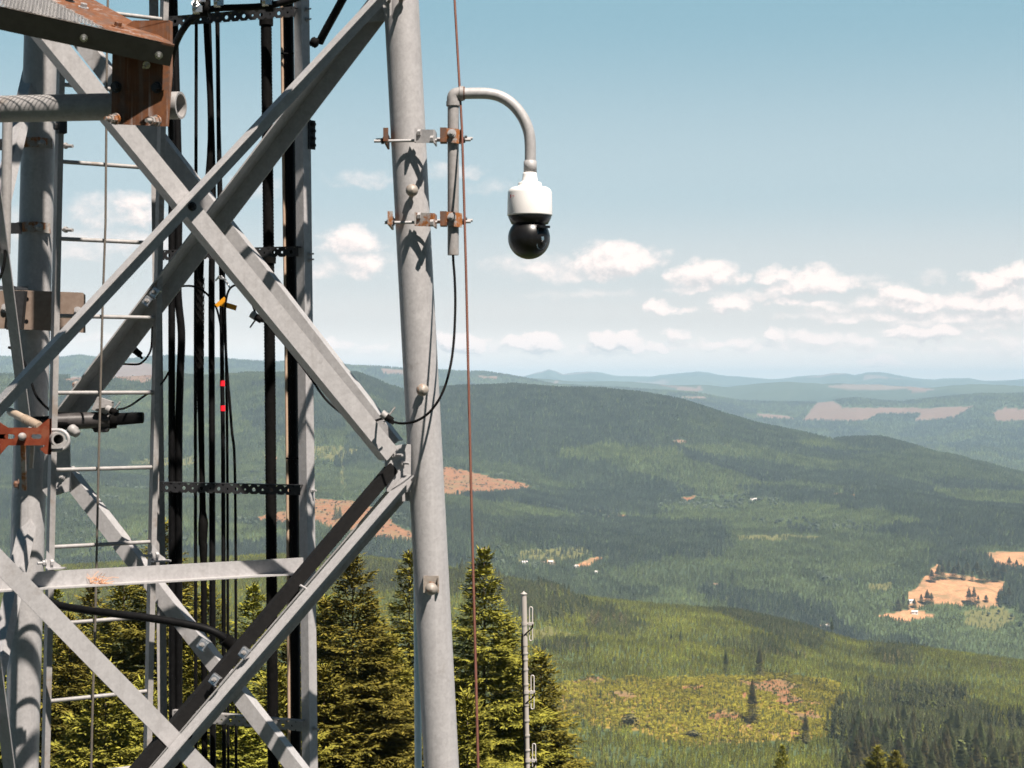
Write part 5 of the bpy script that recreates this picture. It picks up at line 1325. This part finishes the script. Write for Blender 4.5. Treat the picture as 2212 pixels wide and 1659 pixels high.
def fir_meshes(seed, H=24.0, slender=.25, density=1.0):
    rnd = random.Random(seed); V = []; Fq = []
    up = Vector((0, 0, 1))
    def blade(p, d, side, L, w, droop):
        "a flat needle spray: pointed strip bent a little"
        n = len(V); q = p + d * L * .5 + up * (-droop * L * .15); r = p + d * L + up * (-droop * L * .5)
        V.extend((tuple(p), tuple(q + side * w), tuple(r), tuple(q - side * w))); Fq.append((n, n + 1, n + 2, n + 3))
    def bough(o, az, L, el, big):
        d = Vector((math.cos(az) * math.cos(el), math.sin(az) * math.cos(el), math.sin(el))); hor = Vector((-math.sin(az), math.cos(az), 0))
        n = max(5, int(L / (.085 if big else .14))); p = o.copy(); step = L / n; dr = rnd.uniform(.06, .16)
        for i in range(n):
            t = (i + .5) / n
            sag = -dr * math.sin(min(t * 1.5, 1) * math.pi) * 1.2 + .16 * max(t - .6, 0)
            dd = (d + up * sag * 1.6).normalized(); p = p + dd * step
            if t < .14: continue
            l2 = (L * .46 * (1 - t) ** .75 + .17) * rnd.uniform(.7, 1.2)
            for s in (-1, 1):
                if rnd.random() > density: continue
                a = rnd.uniform(.75, 1.1); td = (dd * math.cos(a) + hor * s * math.sin(a) + up * rnd.uniform(-.22, .16)).normalized()
                sn = td.cross(up).normalized(); sn = (sn + up * rnd.uniform(-.55, .55)).normalized()
                if l2 > .30 and big:
                    m = max(3, int(l2 / .105)); b = p.copy()
                    for k in range(m):
                        b = b + td * (l2 / m)
                        for s2 in (-1, 1):
                            if rnd.random() < .25: continue
                            a2 = rnd.uniform(.5, .95); t2 = (td * math.cos(a2) + td.cross(up).normalized() * s2 * math.sin(a2) + up * rnd.uniform(-.3, .25)).normalized()
                            l3 = rnd.uniform(.15, .27); s3 = (t2.cross(up).normalized() + up * rnd.uniform(-.6, .6)).normalized()
                            blade(b, t2, s3, l3, rnd.uniform(.024, .042), rnd.uniform(-.3, .6))
                    blade(b, td, sn, .22, .032, rnd.uniform(-.2, .5))
                else:
                    blade(p, td, sn, l2, rnd.uniform(.04, .065), rnd.uniform(0, .6))
            blade(p, dd, hor, step * 1.9, .035, 0)
        blade(p, d, hor, .25, .03, -.2)
    h = .25; off0 = rnd.random() * 6
    while h < H * .93:
        r = (slender * h ** .92 + .12) * 1.0
        near_top = h < 13
        k = int(rnd.choice((6, 7, 7, 8)) * (1 if near_top else .9))
        off = rnd.random() * 6.283
        el = 1.0 - .9 * min(h / 3.5, 1) if h < 3.5 else .10 - .012 * (h - 3.5)
        for i in range(k):
            rr = r * rnd.choice((rnd.uniform(.5, .9), rnd.uniform(.8, 1.15), rnd.uniform(1.0, 1.42))) * (1 + .16 * math.sin(off0 + i * 1.05 + h * .9))
            if rnd.random() < .08: continue
            bough(Vector((0, 0, H - h + rnd.uniform(-.12, .12))), off + i * 6.283 / k + rnd.uniform(-.3, .3), rr, el + rnd.uniform(-.14, .14), near_top)
        h += (.19 + .012 * h) if near_top else .62
    for k in range(16):     # leader
        a = k * 2.4; d = Vector((math.cos(a) * .55, math.sin(a) * .55, .75)).normalized(); blade(Vector((0, 0, H - .5 + .032 * k)), d, d.cross(up).normalized(), .18, .028, 0)
    crown = np_mesh('fir_crown', np.array(V), np.array(Fq), [M_FIR])
    tm = MB().tube([Vector((0, 0, -1.0)), Vector((0, 0, H * .5)), Vector((0, 0, H))], [.22, .10, .012], 10)
    me = bpy.data.meshes.new('fir_trunk'); me.from_pydata(tm.v, [], tm.f); me.polygons.foreach_set('use_smooth', tm.sm); me.materials.append(M_FIR_BARK)
    return crown, me, H

FIRS = [fir_meshes(11, 24, .33), fir_meshes(12, 24, .38), fir_meshes(13, 24, .25)]
def place_fir(u, v, d, kind, rz, label, group='firs standing below the tower', wide=1.0):
    tip = W(u, v, d); gz = ground_z(tip.x, tip.y); H = tip.z - gz + .3; crown, trunk, H0 = FIRS[kind]; s = 1.0
    root = empty('fir_tree', (tip.x, tip.y, tip.z - H0 * s)); tag(root, label, 'tree', group); root.rotation_euler.z = rz
    root.scale = (wide, wide, 1)
    for nm, me in (('crown', crown), ('trunk', trunk)):
        o = bpy.data.objects.new(nm, me); COL.objects.link(o); o.parent = root
    if H > H0:      # the stem reaches the ground
        o = root.children[1]; o.location.z = 0; o.scale.z = 1; o.location.z = -(H - H0); o.scale.z = H / H0
    return root
for args in (
 (1046, 1186, 58, 0, .4, 'yellow-green fir with a clear pointed top between leg and dipole mast'),
 (762, 1203, 56, 1, 1.9, 'broad yellow-green fir just right of the cable rack post'),
 (884, 1190, 66, 2, 2.2, 'slim dark fir with its top half hidden by the right leg'),
 (1168, 1408, 60, 1, 3.3, 'low fir whose side boughs reach out right of the mast'),
 (842, 1372, 62, 1, 4.4, 'shorter dense fir filling the gap left of right leg'),
 (350, 1128, 60, 0, 5.0, 'tall fir seen behind the right ladder rail'),
 (548, 1262, 58, 2, .9, 'fir with pointed top seen between thick cables and slim cables'),
 (452, 1268, 63, 1, 2.7, 'fir seen behind the slim cables of the rack'),
 (268, 1236, 62, 1, 1.2, 'fir seen between the ladder rails under the level strut'),
 (150, 1330, 55, 1, 3.9, 'low bright fir behind the left ladder rail'),
 (640, 1330, 66, 0, 5.5, 'fir seen behind the right rack post low down'),
 (228, 1440, 48, 1, 2.0, 'low fir nearest the tower behind the curving feeder cable'),
 (40, 1300, 60, 0, 4.0, 'fir mostly hidden behind the far left leg'),
 (500, 1440, 50, 1, .2, 'low bushy fir behind the lower brace crossing'),
 (960, 1400, 66, 2, 1.0, 'dark fir right behind the lower end of the right leg'),
 (120, 1270, 72, 0, 2.2, 'fir top just right of the far left leg low down'), (420, 1380, 54, 1, 3.0, 'bushy fir behind the cable rack foot'), (600, 1440, 52, 1, 4.6, 'low fir right behind the thick ribbed cable'), (700, 1440, 54, 1, 5.9, 'low broad fir in front of the fir beside the rack post'), (1010, 1500, 54, 1, 2.9, 'low fir right of the lower end of the right leg'), (805, 1300, 64, 0, 3.5, 'fir filling in behind the two firs left of the right leg'), (700, 1290, 66, 1, 0.7, 'fir standing close behind the right rack post'), (1100, 1345, 66, 0, 1.6, 'fir half behind the one between leg and mast'), (930, 1290, 70, 2, 5.2, 'fir top just hidden by the right leg'), (200, 1260, 66, 0, 2.4, 'fir between left ladder rail and safety rope'), (395, 1220, 68, 0, 4.0, 'fir behind the slim cables nearest the ladder'),
 (310, 1470, 50, 1, 1.5, 'low fir behind the right ladder rail foot'),
): place_fir(*args)

# ------------------------------------------------------------------ single conifers out on the slopes
M_DARKTREE = leaf_material('dark_needles', cols=((.036, .035, .018), (.18, .155, .06)), island=False)
M_MIDTREE = leaf_material('mid_needles', cols=((.055, .068, .026), (.12, .13, .045)), island=False)
M_YELTREE = leaf_material('yellow_green_needles', cols=((.10, .105, .025), (.23, .21, .035)), island=False)
BIG = []
for sd, (ti, ar, wi, ba, dr) in enumerate(((15, 8, .155, .10, .7), (17, 8, .13, .16, .8), (14, 7, .175, .06, .6), (16, 7, .12, .34, .9))):
    BIG.append(conifer_mesh(100 + sd, ti, ar, wi, ba, (M_DARKTREE, M_BARK), trunk=True, droop=dr))
def recol(me, m):
    c = me.copy(); c.materials[0] = m; return c
BIG_MID = [recol(m, M_MIDTREE) for m in BIG[:3]]; BIG_YEL = [recol(m, M_YELTREE) for m in BIG[:3]]
FIR_DARK = [recol(FIRS[k][0], M_DARKTREE) for k in (2, 0, 2, 1)]; FIR_MID = [recol(FIRS[k][0], M_MIDTREE) for k in (2, 0, 1)]
BUSH = broad_mesh(60, (M_DARKTREE, M_BARK)); BUSH_MID = recol(BUSH, M_MIDTREE)
trng = random.Random(21)
n_single = 0
def grown(u, v, hpx, me, label, group, wide=1.0):
    "full fir with crown and trunk, its foot seen at u, v"
    global n_single
    p = ground_at(u, v); h = hpx / F * p.y; k = h / 24.0
    root = empty('conifer', p - Vector((0, 0, .02 * h))); tag(root, label, 'tree', group); root.scale = (k * wide, k * wide, k); root.rotation_euler.z = trng.random() * 6.28
    for nm, m_ in (('crown', me), ('trunk', FIRS[0][1])):
        o = bpy.data.objects.new(nm, m_); COL.objects.link(o); o.parent = root
    n_single += 1
def single(u, v, hpx, me, label, group, wide=1.0, name='conifer', cat='tree'):
    "tree with its foot seen at u, v and hpx picture units tall"
    global n_single
    p = ground_at(u, v); h = hpx / F * p.y
    o = bpy.data.objects.new(name, me); COL.objects.link(o); o.location = p - Vector((0, 0, .02 * h)); w = h * wide * 1.55 * trng.uniform(.9, 1.15); o.scale = (w, w, h * 1.02); o.rotation_euler.z = trng.random() * 6.28
    tag(o, label, cat, group); n_single += 1; return o
L1_ = 'lone dark trees on the near slope'
for u, v, h, k, w, lab in (
 (1641, 1462, 70, 3, 1.0, 'tallest lone conifer at the top edge of the young clearing'),
 (1568, 1456, 56, 1, .9, 'lone conifer left of the tallest one at the clearing edge'),
 (1625, 1562, 98, 3, .95, 'very tall bare-stemmed conifer in the middle of the young clearing'),
 (1297, 1512, 26, 1, 1.0, 'small lone conifer at the left end of the young clearing'),
 (1740, 1605, 66, 3, 1.1, 'tall conifer at the lower right of the young clearing'),
 (1788, 1566, 36, 0, 1.2, 'dark conifer at the right edge of the young clearing'),
 (1797, 1378, 44, 0, 1.1, 'dark conifer on the near crest below the tan field'),
 (1340, 1296, 34, 0, 1.2, 'dark conifer on the near crest right of the mast'),
 (1369, 1296, 22, 2, 1.2, 'smaller dark conifer on the near crest right of its taller neighbour'),
 (1470, 1392, 32, 0, 1.3, 'dark conifer above a hollow in the young plantation'),
 (1450, 1386, 18, 2, 1.5, 'short dark conifer left of the one above the hollow'),
 (1582, 1262, 34, 1, 1.0, 'lone dark conifer standing out in the valley plantation'),
 (1530, 1262, 20, 1, 1.1, 'smaller lone conifer in the valley plantation'),
 (1835, 1424, 22, 0, 1.2, 'lone conifer halfway down the right slope'),
 (2050, 1452, 26, 1, 1.1, 'lone conifer on the right slope above the grove'),
 (1765, 1482, 20, 1, 1.2, 'small conifer by the upper right of the clearing'),
 (1700, 1660, 50, 0, 1.1, 'dark pointed conifer at the bottom edge below the clearing'),
): grown(u, v, h, FIR_DARK[k] if h > 60 else FIR_MID[k % 3], lab, L1_, w * .75)
single(1362, 1573, 34, BUSH, 'round dark bushy tree at the lower left of the clearing', L1_, 1.15, 'round_tree')
single(1500, 1596, 20, BUSH, 'low round bush at the bottom of the clearing', L1_, 1.5, 'round_tree')
for u, v, h in ((1478, 1400, 14), (1620, 1468, 14), (1690, 1510, 10)): pass
# clumps of dark conifers on the near slope
for (cu, cv, nu, nv, n, hh, lab) in ((1315, 1352, 46, 8, 20, 30, 'dark conifer in the clump under the near crest'), (1460, 1400, 30, 6, 8, 18, 'dark conifer in the small clump left of slope centre'),
        (1220, 1402, 46, 6, 14, 18, 'dark conifer in the low clump right of the mast'), (1660, 1418, 80, 8, 22, 17, 'dark conifer in the hollow above the young clearing'),
        (1940, 1432, 34, 7, 14, 24, 'dark conifer in the clump on the right slope'), (2160, 1452, 24, 6, 8, 22, 'dark conifer in the small clump at the right edge'), (1440, 1455, 90, 5, 14, 15, 'dark conifer along the top edge of the clearing')):
    for i in range(n):
        single(cu + trng.uniform(-nu, nu), cv + trng.uniform(-nv, nv), hh * trng.uniform(.6, 1.15), BIG[trng.choice((0, 0, 1, 2))], lab, lab.replace('dark conifer', 'dark conifers'), trng.uniform(.95, 1.25))
# the old grove at the lower right
gp = STANDS[-1][2]; n = 0
while n < 110:
    u, v = trng.uniform(1815, 2225), trng.uniform(1560, 1745)
    lo = np.interp(u, [1815, 1840, 1900, 2000, 2100, 2212], [1612, 1592, 1568, 1570, 1606, 1652])
    if v < lo: continue
    sz = np.interp(v, [1560, 1750], [56, 92]); k = trng.choice((0, 0, 1, 1, 2, 3))
    grown(u, v, sz * trng.uniform(.72, 1.18), (FIR_MID[min(k, 2)] if trng.random() < .42 else FIR_DARK[k]), 'tall dark conifer in the old grove low on the right slope', 'old grove conifers', trng.uniform(.85, 1.25)); n += 1
single(2075, 1640, 46, BUSH_MID, 'pale green round tree among the dark grove conifers', 'old grove conifers', 1.1, 'round_tree')
# bright young firs along the bottom edge
for u, v, d, k, s, lab in ((1690, 1610, 150, 0, .9, 'dark pointed fir top at the bottom edge below the clearing'), (1895, 1612, 170, 1, 1.1, 'bright yellow-green fir top at the bottom edge by the grove'), (1935, 1622, 165, 1, 1.0, 'second bright fir top right beside the taller one by the grove')):
    place_fir(u, v, d, k, u * .1, lab, 'fir tops along the bottom edge', s)
# trees round the tan field in the valley
for u, v, h in ((2003, 1306, 34), (1990, 1302, 20), (2012, 1303, 24), (2093, 1306, 38), (2104, 1306, 40), (2113, 1302, 18), (2130, 1300, 16), (1975, 1312, 20), (1962, 1316, 22),
                (2013, 1257, 28), (2025, 1252, 30), (2036, 1250, 34), (2060, 1250, 28), (2080, 1252, 26), (2100, 1256, 24), (2120, 1258, 30), (2133, 1257, 26), (2145, 1257, 34), (2156, 1257, 30), (2166, 1250, 36), (2050, 1236, 28), (2070, 1238, 30), (2090, 1240, 28), (2110, 1240, 30), (2028, 1240, 22), (2150, 1238, 24),
                (2180, 1226, 24), (2196, 1228, 20), (2170, 1300, 26), (2180, 1295, 28), (2160, 1306, 22), (1940, 1318, 26), (1952, 1312, 30)):
    grown(u, v, h, FIR_DARK[trng.choice((0, 1, 3))], 'dark conifer standing round the edge of the tan field', 'conifers round the tan field', trng.uniform(1.2, 1.7))
# clump of trees left standing on the pink cut-over slope
for i in range(9):
    single(728 + trng.uniform(-11, 11), 1118 + trng.uniform(-4, 5), 24 * trng.uniform(.7, 1.1), BIG[trng.choice((0, 2))], 'conifer in the clump left standing on the pink bare slope', 'conifers on the pink bare slope', 1.2)

# ------------------------------------------------------------------ small buildings in the valley
M_WALL = [mat_simple('white_wall', (.70, .66, .62), .8), mat_simple('cream_wall', (.55, .45, .36), .8)]
M_ROOF = [mat_simple('pale_roof', (.62, .57, .54), .6), mat_simple('brown_roof', (.30, .19, .14), .8)]
M_DARKWIN = mat_simple('dark_window', (.03, .03, .035), .2)
def house(u, v, w, dpt, h, rz, wi, ri, label):
    p = ground_at(u, v); g = empty('house', p); tag(g, label, 'house', 'small houses in the valley'); g.rotation_euler.z = rz
    def put(m, nm, mat):
        me = bpy.data.meshes.new(nm); me.from_pydata(m.v, [], m.f); me.materials.append(mat); o = bpy.data.objects.new(nm, me); COL.objects.link(o); o.parent = g
    hw, hd = w / 2, dpt / 2; rr = h * .55
    m = MB(); m.prism([(-hw, -hd, -3), (-hw, hd, -3), (-hw, hd, h), (-hw, 0, h + rr), (-hw, -hd, h)], Vector((w, 0, 0))); put(m, 'wall', M_WALL[wi])
    m = MB()
    for s in (-1, 1): m.prism([(-hw - .5, s * (hd + .6), h - .25), (hw + .5, s * (hd + .6), h - .25), (hw + .5, 0, h + rr + .25), (-hw - .5, 0, h + rr + .25)], Vector((0, 0, .25)))
    put(m, 'roof', M_ROOF[ri])
    m = MB()
    for x in (-.3, .25): m.box((x * w, -hd - .03, h * .55), Vector((w * .09, 0, 0)), Vector((0, .04, 0)), Vector((0, 0, h * .22)))
    put(m, 'window', M_DARKWIN)
for a in ((1132, 1219, 15, 10, 5, .4, 0, 0, 'white house among pale trees, furthest left in the valley'), (1190, 1218, 12, 9, 5, -.3, 1, 0, 'cream house beside the tan track in the valley'), (1172, 1219, 10, 8, 4, .2, 1, 1, 'brown-roofed house left of the cream one'),
          (1288, 1240, 10, 8, 5, .5, 0, 0, 'tiny white house below the pale track'), (1243, 1226, 14, 8, 4, .8, 0, 0, 'long white house at the lower end of the track'), (1630, 1081, 24, 10, 5, -.5, 0, 0, 'white house alone high in the middle of the valley'),
          (1625, 1083, 10, 8, 4, .1, 0, 0, 'small white outbuilding beside the lone valley house'), (2078, 1194, 16, 9, 5, .1, 0, 1, 'pale house at the forest edge above the tan field'), (1968, 1302, 12, 8, 5, .3, 0, 0, 'white house by the left corner of the tan field'),
          (1976, 1326, 14, 9, 5, -.2, 0, 0, 'white house on the bare patch below the tan field'), (1784, 1355, 12, 8, 4, .2, 0, 0, 'white house just over the near crest'), (1545, 1266, 10, 7, 4, 0, 1, 1, 'tiny brown house hidden in the valley plantation')): house(*a)

# ------------------------------------------------------------------ dipole mast
MD = 40.0
mast = empty('dipole_mast', W(1135, 1659, MD)); mast.location.z = ground_z(W(1135, 1659, MD).x, MD); tag(mast, 'slim grey aerial mast carrying stacked folded dipole loops', 'aerial mast')
mp, mq = W(1131.5, 1284, MD), W(1140, 1659, MD); mb_ = mp + (mq - mp) * ((mast.location.z - mp.z) / (mq - mp).z)
k_ = MD / F
def at_m(v): return mp + (mq - mp) * ((v - 1284) / 375)
m = MB(); ts = [0, 104 / 375, 104.5 / 375]; m.tube([mp, at_m(1395)], 6.0 * k_, 14); m.tube([at_m(1395), at_m(1560)], 5.2 * k_, 14); m.tube([at_m(1560), mb_], 4.8 * k_, 14)
PALE = mat_simple('pale_mast_paint', (.40, .365, .335), .5); pole_m = m.build('pole', PALE, mast)
MB().lathe(mp, (0, 0, 1), [(0, 0), (7.4 * k_, 0), (7.2 * k_, 2 * k_), (2 * k_, 5 * k_), (0, 8 * k_)], 14).build('cap', PALE, mast)
MW = mat_simple('aerial_white', (.52, .48, .45), .5)
for v in (1347, 1494.5, 1642, 1790):
    c = at_m(v); g = empty('dipole', c); g.parent = mast; g.location = c - mast.location
    ex = Vector((.96, -.28, 0)); off = 14.5 * k_
    for s in (1, -1):
        pts = []
        for i in range(17):
            a = math.pi * i / 16; pts.append((3.4 * math.cos(a), 33 + 3.4 * math.sin(a)))
        lo = [(3.4, 3)] + pts + [(-3.4, 3)]; 
        loop = [c + ex * (off + x * k_) + Vector((0, 0, s * z * k_)) for x, z in lo]
        MB().tube(loop, 1.25 * k_, 8).build('loop', MW, g)
    m = MB().tube([c - ex * 7 * k_, c + ex * (off + 4 * k_)], 1.6 * k_, 8); m.box(c + ex * off, ex * 6 * k_, Vector((0, 2.4 * k_, 0)), Vector((0, 0, 3.2 * k_))); m.build('boom', MW, g)
    m = MB(); m.tube([c + Vector((0, 0, -3.5 * k_)), c + Vector((0, 0, 3.5 * k_))], 7 * k_, 14); m.build('bracket', PALE, g)
    MB().tube(bend([c + ex * (off + 4 * k_) + Vector((0, -.05, 0)), c + ex * (off + 2 * k_) + Vector((0, -.06, -9 * k_)), c + ex * 6 * k_ + Vector((0, -.06, -18 * k_)), c + ex * -1 * k_ + Vector((0, -.06, -25 * k_))], 5), 1.5 * k_, 8).build('feed_lead', RUBBER, g)
P_ = [at_m(v) + Vector((-5.2 * k_ + dx * k_, -.045, 0)) for v, dx in ((1368, 0), (1400, -1.5), (1430, 0), (1465, -1), (1520, 0), (1560, -1.5), (1600, 0), (1659, -1), (1760, 0))]
MB().tube(bend(P_, 4), 2.0 * k_, 8).build('feeder', RUBBER, mast)
for v in (1411, 1424, 1446, 1478, 1522, 1556, 1588, 1620):
    c = at_m(v); MB().tube([c + Vector((0, 0, -1.6 * k_)), c + Vector((0, 0, 1.6 * k_))], 6.6 * k_, 12).build('band', PALE, mast)
print('single trees', n_single)
# ------------------------------------------------------------------ air between here and the far hills
ZTOP = max(60.0, float(TZ.max()) + 45)
print('top of the air', ZTOP)
def make_haze():
    m = bpy.data.materials.new('haze'); m.use_nodes = True; nt = m.node_tree; nt.nodes.clear()
    out = N(nt, 'ShaderNodeOutputMaterial'); pv = N(nt, 'ShaderNodeVolumePrincipled')
    pv.inputs['Color'].default_value = (.56, .805, 1.0, 1); pv.inputs['Density'].default_value = HAZE_D; pv.inputs['Anisotropy'].default_value = -.25
    link(nt, pv.outputs[0], out.inputs['Volume'])
    x, y0, y1, z0, z1 = 41000, -7600, 51000, -2600, ZTOP
    V = [(sx * x, y, z) for z in (z0, z1) for y in (y0, y1) for sx in (-1, 1)]
    Fq = [(0, 2, 3, 1), (4, 5, 7, 6), (0, 1, 5, 4), (2, 6, 7, 3), (0, 4, 6, 2), (1, 3, 7, 5)]
    o = bpy.data.objects.new('haze', np_mesh('haze', V, Fq, [m])); COL.objects.link(o); tag(o, 'pale summer haze filling the valley air', 'haze', kind='stuff')
HAZE_D = 3.7e-5
make_haze()
